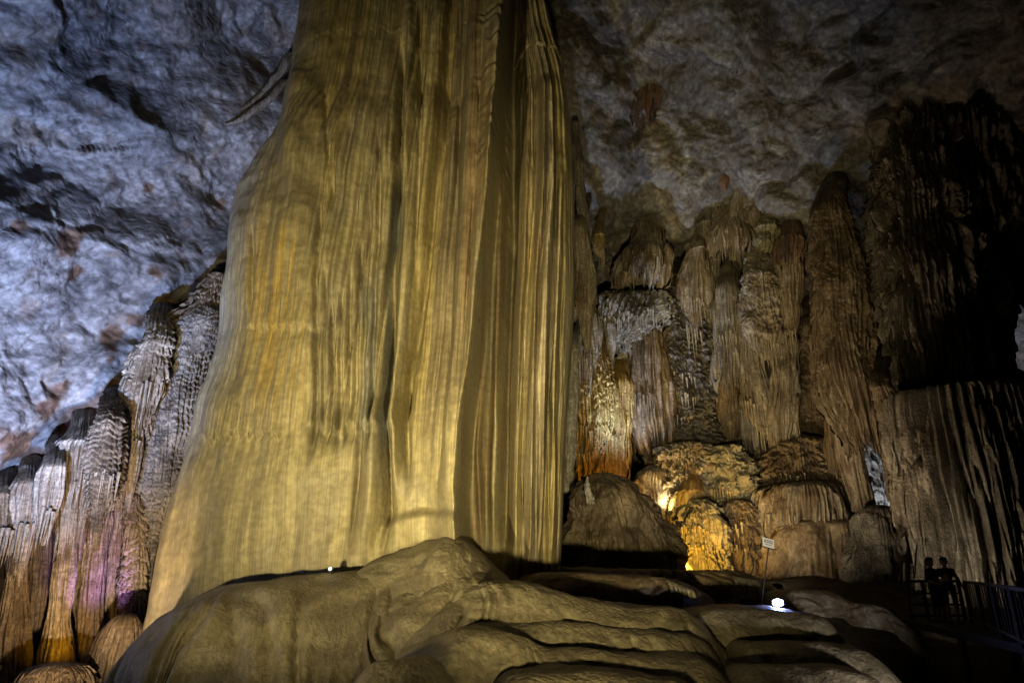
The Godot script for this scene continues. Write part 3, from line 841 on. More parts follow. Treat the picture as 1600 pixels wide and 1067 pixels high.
# ---------------------------------------------------------------- dripstone on both sides
const GL := "dripstone under the left wall"
const GR := "dripstone at the back of the chamber"
const GH := "formations hanging from the vault"
func left_formations() -> void:
	var list := [
		{n = "dripstone_column", l = "thick grey-green ribbed column hard against the giant column's left side", c = "column", g = GL, d = 27.5, p = [[318, 500, 20], [296, 545, 36], [276, 600, 44], [266, 680, 48], [254, 760, 46], [244, 830, 42], [232, 900, 36], [225, 960, 34]], fl = 0.12, led = 0.1, lp = 0.28, col = "grey", m = "crust"},
		{n = "flowstone_crest", l = "lumpy tan crest of dripstone just under the pale overhang", c = "flowstone", g = GL, d = 28.0, p = [[345, 430, 14], [325, 480, 30], [296, 515, 44], [268, 545, 40], [246, 585, 26]], fl = 0.2, led = 0.16, lp = 0.5, lump = 0.2, col = "brown"},
		{n = "drapery_stalactite", l = "short tan folded drapery below the crest, left of the ribbed column", c = "stalactite", g = GL, d = 26.0, p = [[246, 528, 10], [236, 552, 26], [228, 590, 28], [220, 630, 20], [214, 665, 6]], fl = 0.26, rag = 0.3, led = 0.12, lp = 0.5},
		{n = "drapery_stalactite", l = "long pointed pale stalactite hanging from the tan folds, ending beside ribbed column", c = "stalactite", g = GL, d = 25.9, p = [[214, 590, 8], [206, 620, 18], [204, 680, 17], [202, 740, 11], [200, 790, 2]], fl = 0.24, nf = 12},
		{n = "drapery_stalactite", l = "knobbly banded tan stalactite, fourth from the frame's left edge", c = "stalactite", g = GL, d = 24.6, p = [[172, 655, 10], [168, 680, 24], [164, 730, 26], [158, 780, 21], [152, 812, 9], [150, 860, 3]], fl = 0.16, led = 0.12, lp = 0.22, col = "brown"},
		{n = "drapery_stalactite", l = "wide fluted tan curtain tapering to a point above the violet-lit rock", c = "stalactite", g = GL, d = 25.4, p = [[130, 684, 10], [122, 700, 30], [116, 750, 28], [112, 800, 20], [108, 845, 5]], fl = 0.26, rag = 0.3},
		{n = "drapery_stalactite", l = "narrow twin-ridged stalactite between the wide curtain and leftmost curtain", c = "stalactite", g = GL, d = 24.2, p = [[84, 722, 8], [78, 745, 18], [72, 790, 16], [68, 830, 8], [66, 852, 2]], fl = 0.3, nf = 10},
		{n = "drapery_stalactite", l = "leftmost grey-tan fluted curtain meeting the sloping overhang", c = "stalactite", g = GL, d = 24.9, p = [[44, 748, 10], [38, 770, 22], [34, 810, 20], [30, 860, 14], [28, 890, 4]], fl = 0.25, rag = 0.3},
		{n = "dripstone_stub", l = "stubby brown dripstone knobs at the left frame edge under the overhang", c = "stalactite", g = GL, d = 24.6, p = [[6, 766, 8], [4, 780, 18], [2, 815, 18], [0, 850, 10], [0, 868, 2]], fl = 0.25, col = "brown"},
		{n = "dripstone_column", l = "violet-lit fluted column below the knobbly banded stalactite", c = "column", g = GL, d = 26.6, p = [[158, 790, 14], [154, 820, 17], [148, 870, 16], [142, 930, 16], [138, 990, 18], [134, 1050, 22]], fl = 0.24, col = "cream"},
		{n = "dripstone_column", l = "pale column with a yellow-lit foot, third from the left edge", c = "column", g = GL, d = 25.4, p = [[110, 805, 8], [104, 840, 14], [98, 900, 17], [92, 960, 16], [90, 1000, 18], [86, 1060, 24]], fl = 0.24},
		{n = "dripstone_column", l = "brown pleated column standing left of the yellow-lit foot", c = "column", g = GL, d = 26.4, p = [[66, 830, 10], [62, 880, 14], [58, 950, 15], [54, 1000, 18], [50, 1065, 22]], fl = 0.22, col = "brown"},
		{n = "dripstone_column", l = "dim brown column cut by the left frame edge", c = "column", g = GL, d = 25.0, p = [[26, 860, 10], [22, 920, 16], [16, 990, 25], [12, 1070, 30]], fl = 0.22, col = "brown"},
		{n = "dripstone_column", l = "violet-grey pleated column right of the violet-lit one", c = "column", g = GL, d = 27.4, p = [[186, 740, 12], [186, 790, 15], [182, 850, 15], [178, 920, 16], [174, 1000, 20], [170, 1060, 26]], fl = 0.24},
		{n = "dripstone_column", l = "slender segmented tan column in front of the ribbed column's foot", c = "column", g = GL, d = 26.6, p = [[212, 770, 8], [212, 800, 14], [214, 850, 15], [212, 900, 16], [208, 960, 18], [204, 1030, 22]], fl = 0.16, led = 0.12, lp = 0.4, col = "cream"},
		{n = "flowstone_boss", l = "low dark brown flowstone boss at the left foot of the giant column", c = "flowstone", g = GL, d = 24.2, p = [[200, 958, 6], [198, 964, 18], [194, 990, 30], [186, 1040, 40], [180, 1090, 46]], dome = true, fl = 0.1, nf = 20, col = "brown"},
		{n = "flowstone_boss", l = "low dark flowstone boss under the yellow-lit column foot", c = "flowstone", g = GL, d = 22.6, p = [[90, 1034, 10], [88, 1042, 34], [86, 1060, 46], [80, 1110, 56]], fl = 0.16, led = 0.1, lp = 0.5, col = "brown"},
	]
	list.append({n = "dripstone_bank", l = "continuous fluted tan bank of dripstone behind all the left-hand columns", c = "flowstone", g = GL, d = 28.6, p = [[236, 600, 26], [200, 650, 66], [165, 710, 110], [140, 780, 150], [128, 860, 165], [120, 960, 170], [120, 1060, 175]], flat = 0.3, fl = 0.1, nf = 120, bulge = 0.06, lump = 0.1, col = "cream"})
	for s in list:
		var o := formation(s)
		if s.c == "stalactite":
			var a: Array = s.p[2]
			fringe_on(o, s, [[a[0] - a[2] * 0.95, a[1] + 10], [a[0] + a[2] * 0.95, a[1] + 14]], 7, Vector2(30, 80), 4.0, M.pale_drip)
	# pale calcite ribs on the limestone
	var ribs := [
		["long pale calcite rib slanting up the dark wall left of the column", [[312, 206, 2, 0], [345, 186, 4, 0.3], [385, 166, 5, 0.6], [415, 138, 6, 1.0], [440, 108, 7, 1.4], [452, 84, 6, 1.8]], 29.2],
		["shorter olive calcite rib just below the long slanting one", [[350, 194, 2, 0], [372, 188, 6, 0.3], [400, 170, 7, 0.7], [425, 150, 7, 1.0], [446, 126, 6, 1.4]], 29.0],
	]
	for r in ribs:
		var rv: Array = r[1].duplicate(); rv.reverse()
		formation({n = "calcite_rib", l = r[0], c = "calcite rib", d = r[2], p = rv, fl = 0.1, lump = 0.05, col = "cream", part = "rib"})

func right_formations() -> void:
	var list := [
		{n = "drapery_stalactite", l = "slender pale fluted stalactite hanging beside the giant column's right edge", c = "stalactite", g = GR, d = 31, p = [[908, 355, 6], [912, 400, 13], [914, 440, 16], [915, 480, 13], [918, 525, 8], [920, 558, 2]], fl = 0.26, nf = 12},
		{n = "calcite_rib", l = "thin twisted strand running up the wall beside the giant column", c = "calcite rib", g = GR, d = 31.5, p = [[900, 190, 5], [904, 250, 8], [908, 310, 7], [914, 350, 8], [905, 400, 4]], fl = 0.2, col = "grey"},
		{n = "fan_stalactite", l = "wide fan-shaped fringe of stalactites over the black hollow", c = "stalactite", g = GR, d = 36, p = [[1012, 376, 10], [1010, 384, 30], [1006, 398, 40], [1004, 416, 43], [1002, 430, 40], [1002, 438, 30]], fl = 0.22, nf = 34, rag = 0.5, col = "cream", tips = [[[962, 428], [1002, 432], [1044, 428]], 16, Vector2(12, 30), 4.0]},
		{n = "fan_stalactite", l = "long half-fan stalactite ending in a point, right of the wide fan", c = "stalactite", g = GR, d = 35.6, p = [[1094, 386, 6], [1090, 396, 16], [1086, 430, 23], [1086, 470, 22], [1085, 500, 12], [1084, 524, 2]], fl = 0.24, nf = 22},
		{n = "dripstone_column", l = "round-topped grey stalactite behind the half-fan's right side", c = "stalactite", g = GR, d = 36.2, p = [[1106, 345, 6], [1107, 358, 16], [1108, 400, 17], [1109, 440, 15], [1110, 480, 12], [1112, 530, 8], [1112, 545, 2]], fl = 0.2, nf = 14, col = "grey"},
		{n = "crusted_shelf", l = "sparkling white crusted shelf hung with icicles under the black hollow", c = "dripstone shelf", g = GR, d = 36, p = [[985, 462, 46], [984, 474, 66], [974, 496, 64], [960, 518, 48], [948, 536, 32]], ly = 0.8, fl = 0.3, nf = 60, rag = 0.7, lump = 0.14, lf = 3.0, col = "grey", m = "crust", flat = 0.5, tips = [[[905, 502], [940, 506], [990, 490], [1045, 478]], 60, Vector2(10, 40), 3.0], bright = true},
		{n = "drapery_stalactite", l = "single long pale icicle hanging from the sparkling shelf", c = "stalactite", g = GR, d = 34.9, p = [[954, 500, 4], [955, 520, 7], [955, 550, 5], [954, 575, 1]], fl = 0.2, nf = 8, col = "white"},
		{n = "drapery_stalactite", l = "broad red-brown fluted curtain under the sparkling shelf", c = "drapery", g = GR, d = 36.2, p = [[1012, 475, 10], [1012, 500, 22], [1012, 560, 32], [1014, 620, 36], [1020, 670, 32], [1026, 705, 20], [1030, 726, 4]], fl = 0.22, nf = 26, rag = 0.4, col = "brown"},
		{n = "drapery_stalactite", l = "golden fluted curtain closest to the giant column", c = "drapery", g = GR, d = 35, p = [[926, 552, 12], [924, 580, 28], [926, 630, 32], [926, 670, 26], [918, 700, 12], [914, 718, 2]], fl = 0.24, nf = 26, rag = 0.5, led = 0.12, lp = 1.2, col = "gold"},
		{n = "drapery_stalactite", l = "lower amber curtain between the golden and the red-brown curtains", c = "drapery", g = GR, d = 35.8, p = [[962, 585, 12], [960, 620, 26], [960, 680, 26], [958, 730, 24], [956, 752, 16]], fl = 0.22, nf = 22, rag = 0.3, col = "gold"},
		{n = "dripstone_column", l = "thin violet-white striped column touching the giant column's right edge", c = "column", g = GR, d = 31, p = [[897, 545, 4], [896, 600, 8], [893, 660, 8], [890, 720, 8], [887, 770, 9]], fl = 0.18, nf = 8, led = 0.05, lp = 0.6, col = "white"},
		{n = "dripstone_column", l = "dark column of stacked ledges right of the red-brown curtain", c = "column", g = GR, d = 37, p = [[1068, 455, 18], [1068, 480, 34], [1072, 530, 44], [1075, 590, 42], [1078, 650, 42], [1082, 690, 50], [1086, 730, 60]], fl = 0.12, led = 0.34, lp = 0.42, lump = 0.2, col = "dark", m = "crust", more = [[[[1040, 585], [1110, 590]], 16, Vector2(10, 26), 3.0], [[[1042, 615], [1112, 620]], 16, Vector2(10, 28), 3.2], [[[1042, 650], [1112, 652]], 14, Vector2(10, 24), 3.2]]},
		{n = "flowstone_boss", l = "tan boss of dripping bulbs below the dark stacked column", c = "flowstone", g = GR, bulge = 0.22, d = 35.2, p = [[1072, 690, 12], [1070, 705, 36], [1070, 740, 42], [1070, 780, 40], [1070, 830, 40]], fl = 0.24, led = 0.3, lp = 0.6, lump = 0.3, lf = 1.6, ly = 0.6, col = "cream", more = [[[[1034, 742], [1106, 746]], 16, Vector2(10, 22), 3.4], [[[1034, 776], [1108, 780]], 16, Vector2(10, 24), 3.6], [[[1036, 720], [1100, 722]], 12, Vector2(8, 18), 3.2]]},
		{n = "flowstone_boss", l = "rounded orange-brown dome right of the dripping bulbs", c = "flowstone", g = GR, bulge = 0.22, d = 34.6, p = [[1138, 694, 8], [1138, 704, 24], [1138, 735, 36], [1136, 775, 38], [1134, 815, 40], [1134, 850, 40]], fl = 0.1, led = 0.2, lp = 0.5, lump = 0.28, lf = 1.4, col = "ochre", m = "crust", more = [[[[1104, 762], [1172, 768]], 14, Vector2(12, 28), 3.6], [[[1104, 796], [1172, 800]], 14, Vector2(10, 24), 3.6]]},
		{n = "flowstone_boss", l = "yellow-lit ribbed flowstone block at the foot, left of the sign", c = "flowstone", g = GR, bulge = 0.22, d = 33.0, p = [[1092, 778, 8], [1092, 795, 28], [1096, 830, 40], [1096, 865, 43], [1098, 900, 43]], fl = 0.2, nf = 50, led = 0.28, lp = 0.8, lump = 0.12, col = "ochre", more = [[[[1058, 826], [1136, 828]], 18, Vector2(10, 24), 3.2], [[[1056, 856], [1138, 858]], 20, Vector2(10, 26), 3.2]]},
		{n = "flowstone_boss", l = "grey-tan ribbed block directly behind the sign's left side", c = "flowstone", g = GR, bulge = 0.22, d = 33.4, p = [[1152, 780, 8], [1152, 795, 22], [1152, 830, 31], [1152, 870, 33], [1150, 900, 32]], fl = 0.22, led = 0.24, lp = 0.7, lump = 0.16, col = "brown", more = [[[[1124, 822], [1180, 824]], 12, Vector2(12, 28), 3.2], [[[1122, 854], [1182, 856]], 13, Vector2(12, 30), 3.2]]},
		{n = "fan_stalactite", l = "small yellow fan of flutes tucked at the bulbs' left side", c = "stalactite", g = GR, d = 33.6, p = [[1078, 762, 8], [1074, 770, 20], [1070, 795, 24], [1064, 820, 16], [1060, 842, 4]], fl = 0.24, nf = 26, rag = 0.4, col = "gold"},
		{n = "flowstone_boss", l = "white-lit pleated flowstone skirt under the curtains", c = "flowstone", g = GR, bulge = 0.32, d = 35, p = [[1022, 726, 6], [1020, 738, 22], [1018, 760, 32], [1020, 795, 36], [1022, 840, 40]], fl = 0.14, nf = 40, col = "cream"},
		{n = "dripstone_column", l = "grey ragged-ended column hanging right of the dark stacked column", c = "stalactite", g = GR, d = 35.5, p = [[1138, 440, 10], [1138, 470, 18], [1140, 520, 24], [1142, 565, 26], [1142, 585, 20]], fl = 0.26, nf = 16, rag = 0.7, col = "grey"},
		{n = "dripstone_column", l = "olive-green smooth pillar below the grey ragged-ended column", c = "column", g = GR, d = 36, p = [[1136, 575, 8], [1137, 590, 14], [1138, 640, 15], [1141, 690, 13], [1147, 730, 9]], fl = 0.12, nf = 12, col = "brown"},
		{n = "drapery_stalactite", l = "large mottled tan stalactite with a blunt tip, centre of the back wall", c = "stalactite", g = GR, d = 34.4, p = [[1186, 425, 14], [1188, 445, 27], [1192, 490, 30], [1196, 530, 26], [1198, 550, 14], [1198, 562, 4]], fl = 0.22, nf = 12, lump = 0.16, led = 0.1, lp = 0.5, col = "cream", m = "crust"},
		{n = "drapery_stalactite", l = "leaning grey drapery crossing below the mottled blunt stalactite", c = "stalactite", g = GR, d = 35, p = [[1162, 470, 6], [1165, 510, 12], [1172, 570, 18], [1184, 630, 22], [1192, 660, 14], [1196, 680, 3]], fl = 0.26, nf = 12, col = "grey"},
		{n = "dripstone_column", l = "straight column with a dark red cap under the smooth pale ceiling", c = "stalactite", g = GR, d = 34.2, p = [[1232, 388, 12], [1232, 400, 20], [1232, 450, 20], [1232, 495, 17], [1233, 522, 12]], fl = 0.18, nf = 16, col = "cream", cap = true},
		{n = "dripstone_column", l = "round-headed grey column standing below the red-capped one", c = "column", g = GR, d = 34.6, p = [[1233, 526, 5], [1232, 534, 14], [1228, 570, 19], [1224, 620, 21], [1222, 665, 20], [1222, 690, 14]], fl = 0.24, nf = 14, rag = 0.3, col = "grey", dome = true},
		{n = "drapery_stalactite", l = "short grey fluted piece wedged left of the round-headed column", c = "stalactite", g = GR, d = 35.3, p = [[1196, 590, 8], [1198, 620, 16], [1200, 655, 15], [1202, 676, 5]], fl = 0.28, nf = 9, col = "grey"},
		{n = "dripstone_stub", l = "little tan peg right of the round-headed column", c = "stalactite", g = GR, d = 34.3, p = [[1244, 618, 3], [1243, 628, 6], [1243, 655, 6], [1243, 672, 2]], fl = 0.14, nf = 6, col = "cream"},
		{n = "dripstone_column", l = "brown ledged column left of the great hanging trunk", c = "column", g = GR, d = 36.4, p = [[1264, 505, 16], [1264, 530, 24], [1266, 590, 27], [1270, 650, 32], [1274, 700, 42], [1274, 740, 52]], fl = 0.1, led = 0.16, lp = 0.6, col = "brown"},
		{n = "flowstone_boss", l = "brown stepped flowstone slope above the fluted apron", c = "flowstone", g = GR, bulge = 0.22, d = 35.0, p = [[1250, 680, 14], [1250, 694, 38], [1252, 730, 58], [1256, 775, 68], [1258, 820, 72]], fl = 0.12, nf = 40, led = 0.34, lp = 0.55, lump = 0.2, ly = 0.7, col = "brown", more = [[[[1205, 740], [1300, 742]], 14, Vector2(8, 16), 3.0], [[[1196, 770], [1310, 772]], 16, Vector2(8, 18), 3.2]]},
		{n = "fluted_apron", l = "tan apron of close flutes hanging over the smooth brown boulder", c = "flowstone", g = GR, bulge = 0.12, d = 33.8, p = [[1256, 752, 30], [1258, 764, 66], [1260, 790, 82], [1260, 808, 82], [1262, 818, 70]], fl = 0.2, nf = 90, rag = 0.9, lump = 0.16, col = "cream", flat = 0.7, tips = [[[1180, 806], [1260, 812], [1340, 806]], 34, Vector2(14, 30), 3.6]},
		{n = "smooth_boulder", l = "big smooth brown boulder of flowstone under the fluted apron", c = "boulder", g = GR, d = 32.8, p = [[1290, 808, 20], [1288, 818, 62], [1288, 850, 88], [1288, 890, 96], [1288, 950, 100]], fl = 0.06, lump = 0.2, lf = 0.8, col = "brown", m = "mound", flat = 0.6},
		{n = "smooth_boulder", l = "domed boulder with a bluish sheen near the yellow lamps", c = "boulder", g = GR, d = 30.5, p = [[1372, 788, 10], [1376, 800, 30], [1384, 840, 48], [1386, 890, 58], [1386, 950, 64]], fl = 0.1, lump = 0.2, lf = 1.0, col = "grey", m = "crust", flat = 0.7},
		{n = "hanging_dripstone", l = "great brown fluted trunk hanging right of the back wall", c = "stalactite", g = GH, d = 31, p = [[1300, 330, 16], [1304, 360, 32], [1310, 420, 42], [1314, 500, 43], [1320, 570, 45], [1330, 615, 44], [1342, 645, 32], [1352, 668, 8]], fl = 0.16, nf = 40, led = 0.06, lp = 0.5, rag = 0.6, col = "brown"},
		{n = "dripstone_column", l = "yellow-lit crinkled column below the great hanging trunk", c = "column", g = GR, d = 32.2, p = [[1322, 620, 8], [1324, 660, 16], [1330, 710, 18], [1340, 760, 16], [1350, 800, 14]], fl = 0.28, nf = 12, col = "cream"},
		{n = "dripstone_column", l = "leaning brown column left of the huge ribbed stalagmite", c = "column", g = GR, d = 28.5, p = [[1376, 595, 10], [1386, 630, 17], [1396, 690, 18], [1412, 780, 19], [1426, 850, 20], [1440, 920, 24]], fl = 0.18, nf = 14, led = 0.05, lp = 0.4, col = "brown"},
		{n = "dripstone_column", l = "silvery rough column seen through the gap beside the leaning column", c = "column", g = GR, d = 38, p = [[1366, 640, 8], [1370, 690, 18], [1380, 740, 22], [1392, 800, 24], [1396, 850, 24]], fl = 0.3, nf = 10, lump = 0.2, lf = 2.0, col = "white", m = "crust"},
		{n = "hanging_mass", l = "huge dark hanging mass of dripstone above the ribbed stalagmite", c = "stalactite", g = GH, d = 30.6, p = [[1430, 250, 26], [1436, 300, 60], [1442, 380, 80], [1450, 460, 86], [1462, 530, 78], [1466, 565, 62], [1466, 585, 40]], fl = 0.24, nf = 44, led = 0.12, lp = 2.4, lump = 0.3, rag = 1.2, col = "grey", tips = [[[1376, 570], [1420, 582], [1480, 584], [1545, 560]], 30, Vector2(18, 50), 4.5]},
		{n = "hanging_mass", l = "ragged dark lobe hanging against the pale far wall", c = "stalactite", g = GH, d = 30.4, p = [[1520, 380, 30], [1528, 440, 40], [1536, 500, 34], [1544, 540, 20], [1546, 566, 5]], fl = 0.28, nf = 22, rag = 0.6, lump = 0.3, col = "grey", tips = [[[1515, 530], [1560, 532]], 10, Vector2(16, 36), 4.0]},
		{n = "ribbed_stalagmite", l = "huge flat-topped stalagmite with upright ribs behind the people", c = "stalagmite", g = "", d = 27.5, p = [[1486, 612, 30], [1490, 616, 80], [1494, 624, 92], [1500, 660, 96], [1518, 750, 102], [1538, 850, 107], [1556, 945, 114]], fl = 0.24, nf = 38, ys = 0.03, led = 0.012, lp = 0.16, lump = 0.03, bulge = 0.03, col = "grey", flat = 0.9},
		{n = "ribbed_stalagmite", l = "taller dark ribbed stalagmite cut by the right frame edge", c = "stalagmite", g = "", d = 29, p = [[1556, 580, 14], [1558, 586, 34], [1562, 640, 40], [1572, 740, 46], [1590, 850, 50], [1606, 945, 54]], fl = 0.15, nf = 24, ys = 0.03, lump = 0.03, bulge = 0.04, led = 0.012, lp = 0.2, col = "grey"},
		{n = "hanging_mass", l = "dim brown curtain high on the dark right wall", c = "stalactite", g = GH, d = 31.0, p = [[1436, 120, 30], [1440, 170, 54], [1440, 230, 62], [1428, 300, 44], [1412, 360, 16]], fl = 0.24, nf = 30, lump = 0.35, rag = 0.6, col = "grey"},
		{n = "hanging_mass", l = "dim grey pleated mass at the dark right edge of the vault", c = "stalactite", g = GH, d = 29.8, p = [[1520, 180, 30], [1526, 240, 50], [1534, 330, 60], [1540, 400, 44], [1540, 440, 14]], fl = 0.26, nf = 30, lump = 0.3, rag = 0.6, col = "grey"},
		{n = "rust_knob", l = "rust-red ragged knob on the dark vault above the pale band", c = "stalactite", g = GH, d = 33.3, p = [[1014, 136, 12], [1012, 144, 22], [1008, 158, 20], [1004, 170, 14]], fl = 0.28, nf = 14, rag = 0.5, col = "rust", m = "crust"},
		{n = "rust_knob", l = "small tan tuft of stalactite high on the dark vault", c = "stalactite", g = GH, d = 31, p = [[1146, 60, 4], [1146, 66, 10], [1145, 80, 10], [1144, 96, 3]], fl = 0.28, nf = 10, rag = 0.4, col = "cream"},
		{n = "rust_knob", l = "orange-brown bulb on the back wall above the smooth pale ceiling", c = "stalactite", g = GH, d = 34.4, p = [[1252, 264, 4], [1252, 272, 11], [1250, 290, 11], [1247, 304, 3]], fl = 0.12, nf = 8, col = "rust"},
		{n = "rust_knob", l = "long brown bulb hanging in the middle of the pale band", c = "stalactite", g = GH, d = 34.8, p = [[1128, 248, 4], [1128, 258, 9], [1130, 280, 9], [1134, 298, 2]], fl = 0.15, nf = 8, col = "rust"},
		{n = "rust_knob", l = "dark red ragged fringe at the lip of the smooth pale ceiling", c = "stalactite", g = GH, d = 34.0, p = [[1236, 366, 10], [1234, 374, 20], [1232, 392, 20], [1232, 402, 10]], fl = 0.3, nf = 18, rag = 0.5, col = "rust", m = "crust"},
		{n = "calcite_rib", l = "pale rib slanting down the middle of the back wall's pale band", c = "calcite rib", g = GR, d = 35.4, p = [[1168, 240, 4], [1160, 280, 9], [1148, 330, 9], [1138, 370, 4]], fl = 0.2, nf = 8, col = "cream"},
		{n = "calcite_rib", l = "second pale rib beside the slanting one, nearer the smooth ceiling", c = "calcite rib", g = GR, d = 35.2, p = [[1192, 260, 4], [1186, 300, 9], [1176, 350, 10], [1168, 390, 4]], fl = 0.2, nf = 8, col = "cream"},
		{n = "dripstone_column", l = "pale tan knobby stalactite under the slanting ribs", c = "stalactite", g = GR, d = 35, p = [[1196, 352, 6], [1196, 362, 18], [1192, 395, 20], [1184, 425, 18], [1178, 445, 6]], fl = 0.24, nf = 12, lump = 0.16, col = "ochre", m = "crust"},
		{n = "dripstone_stub", l = "little tan knob beside the blue-grey hollow near the giant column", c = "stalactite", g = GR, d = 34, p = [[936, 362, 3], [936, 370, 9], [936, 384, 9], [940, 402, 2]], fl = 0.2, nf = 8, col = "gold"},
		{n = "dripstone_curtain", l = "ragged tan curtain of icicles along the lower lip of the pale band", c = "drapery", g = GR, d = 35.6, p = [[1150, 352, 20], [1152, 362, 44], [1152, 374, 48], [1150, 384, 36]], fl = 0.3, nf = 50, rag = 0.5, flat = 0.5, tips = [[[1106, 374], [1150, 380], [1198, 372]], 20, Vector2(10, 30), 3.0]},
		{n = "dripstone_curtain", l = "grey icicle curtain filling the gap right of the mottled blunt stalactite", c = "drapery", g = GR, d = 36.4, p = [[1210, 410, 10], [1210, 430, 24], [1210, 500, 26], [1208, 560, 22], [1206, 600, 14]], fl = 0.3, nf = 22, rag = 0.8, col = "grey", tips = [[[1186, 560], [1232, 566]], 8, Vector2(14, 40), 3.0]},
		{n = "dripstone_curtain", l = "dim grey curtain behind the leaning drapery and olive pillar", c = "drapery", g = GR, d = 37, p = [[1165, 440, 16], [1165, 480, 30], [1168, 560, 34], [1170, 640, 34], [1172, 700, 30]], fl = 0.3, nf = 30, rag = 0.8, col = "grey", tips = [[[1140, 640], [1200, 650]], 12, Vector2(14, 40), 3.4]},
		{n = "dripstone_curtain", l = "violet-tinged curtain of thin icicles beside the giant column below the slender stalactite", c = "drapery", g = GR, d = 34.5, p = [[912, 470, 8], [914, 500, 20], [916, 540, 20], [914, 575, 12]], fl = 0.3, nf = 20, rag = 0.8, col = "cream", tips = [[[896, 540], [936, 546]], 10, Vector2(14, 44), 2.6]},
		{n = "dripstone_curtain", l = "dark brown recessed curtain below the round-headed column", c = "drapery", g = GR, d = 37.5, p = [[1196, 660, 20], [1198, 690, 44], [1196, 750, 46], [1194, 800, 40]], fl = 0.22, nf = 34, rag = 0.6, col = "dark"},
		{n = "dripstone_curtain", l = "brown curtain hung with icicles left of the great hanging trunk's foot", c = "drapery", g = GR, d = 33.4, p = [[1318, 590, 10], [1316, 620, 22], [1312, 680, 22], [1314, 740, 16]], fl = 0.3, nf = 18, rag = 0.8, col = "brown", tips = [[[1296, 700], [1332, 704]], 9, Vector2(16, 44), 3.0]},
		{n = "dark_hillock", l = "dark rounded mud-brown hillock between the giant column and the flowstone blocks", c = "hillock", g = "", d = 29.5, p = [[940, 738, 8], [944, 748, 34], [954, 780, 64], [964, 830, 84], [968, 880, 92], [970, 930, 96]], fl = 0.05, lump = 0.3, lf = 0.6, col = "mud", m = "mound", flat = 0.8},
		{n = "pale_stalagmite", l = "small pale pointed stalagmite on the dark hillock", c = "stalagmite", g = "", d = 27.2, p = [[918, 744, 1], [918, 756, 4], [921, 772, 6], [924, 788, 7]], fl = 0.2, nf = 8, led = 0.04, lp = 0.3, col = "white"},
	]
	for s in list:
		var o := formation(s)
		if s.has("tips"):
			var t: Array = s.tips
			fringe_on(o, s, t[0], t[1], t[2], t[3], M.white_drip if s.get("bright", false) else M.dark_drip if s.get("col", "") in ["dark", "brown"] else M.pale_drip)
		if s.c in ["stalactite", "drapery"] and s.get("g", "") == GR and not s.has("tips"):
			var mid: Array = s.p[s.p.size() / 2]
			var low: Array = s.p[-1]
			for row in [[mid[0], mid[1], mid[2]], [low[0], low[1] - 10.0, mid[2] * 0.62]]:
				fringe_on(o, s, [[row[0] - row[2] * 0.95, row[1]], [row[0] + row[2] * 0.95, row[1] + 4]], clampi(int(row[2] * 0.45), 4, 14), Vector2(18, 60), 3.0, M.ochre_drip if s.get("col", "") == "gold" else M.dark_drip if s.get("col", "") == "brown" else M.pale_drip)
		for t in s.get("more", []):
			fringe_on(o, s, t[0], t[1], t[2], t[3], M.ochre_drip if s.get("col", "") in ["ochre", "gold"] else M.pale_drip)

# ---------------------------------------------------------------- lamps
func lamp(label: String, where: Vector3, target: Vector3, c: Color, energy: float, angle: float, size := 0.3, shown := 6.0, soft := 0.12) -> void:
	var o := base("floodlamp", where, label, "floodlamp", "floodlamps hidden among the rocks" if shown < 20.0 else "")
	o.look_at_from_position(where, target, Vector3.UP)
	var hs := CylinderMesh.new(); hs.top_radius = size * 0.62; hs.bottom_radius = size * 0.34; hs.height = size * 0.4; hs.radial_segments = 6; hs.rings = 1
	var hm := put(hs, "housing", M.metal, o, Vector3(0, 0, size * 0.22))
	hm.rotation.x = -PI / 2
	hm.scale = Vector3(1.12, 1, 0.8)
	var gl := CylinderMesh.new(); gl.top_radius = size * 0.5; gl.bottom_radius = size * 0.54; gl.height = 0.03; gl.radial_segments = 6; gl.rings = 1
	var gm := put(gl, "lamp_glass", glow("lamp_glass", c, shown), o, Vector3(0, 0, -0.002))
	gm.rotation.x = -PI / 2
	gm.scale = Vector3(1.12, 1, 0.76)
	for s in [-1, 1]:
		put(bar(Vector3(s * size * 0.62, -size * 0.75, size * 0.24), Vector3(s * size * 0.62, size * 0.1, size * 0.24), 0.02, 0.03), "bracket", M.metal, o)
	put(bar(Vector3(-size * 0.62, -size * 0.75, size * 0.24), Vector3(size * 0.62, -size * 0.75, size * 0.24), 0.03, 0.02), "bracket", M.metal, o)
	var l := SpotLight3D.new()
	l.name = "beam"
	o.add_child(l)
	l.position = Vector3(0, 0, -0.05)
	l.light_color = c
	l.light_energy = energy
	l.spot_angle = angle
	l.spot_angle_attenuation = 1.0
	l.spot_range = 70.0
	l.spot_attenuation = 2.0
	l.light_size = soft
	l.shadow_enabled = true

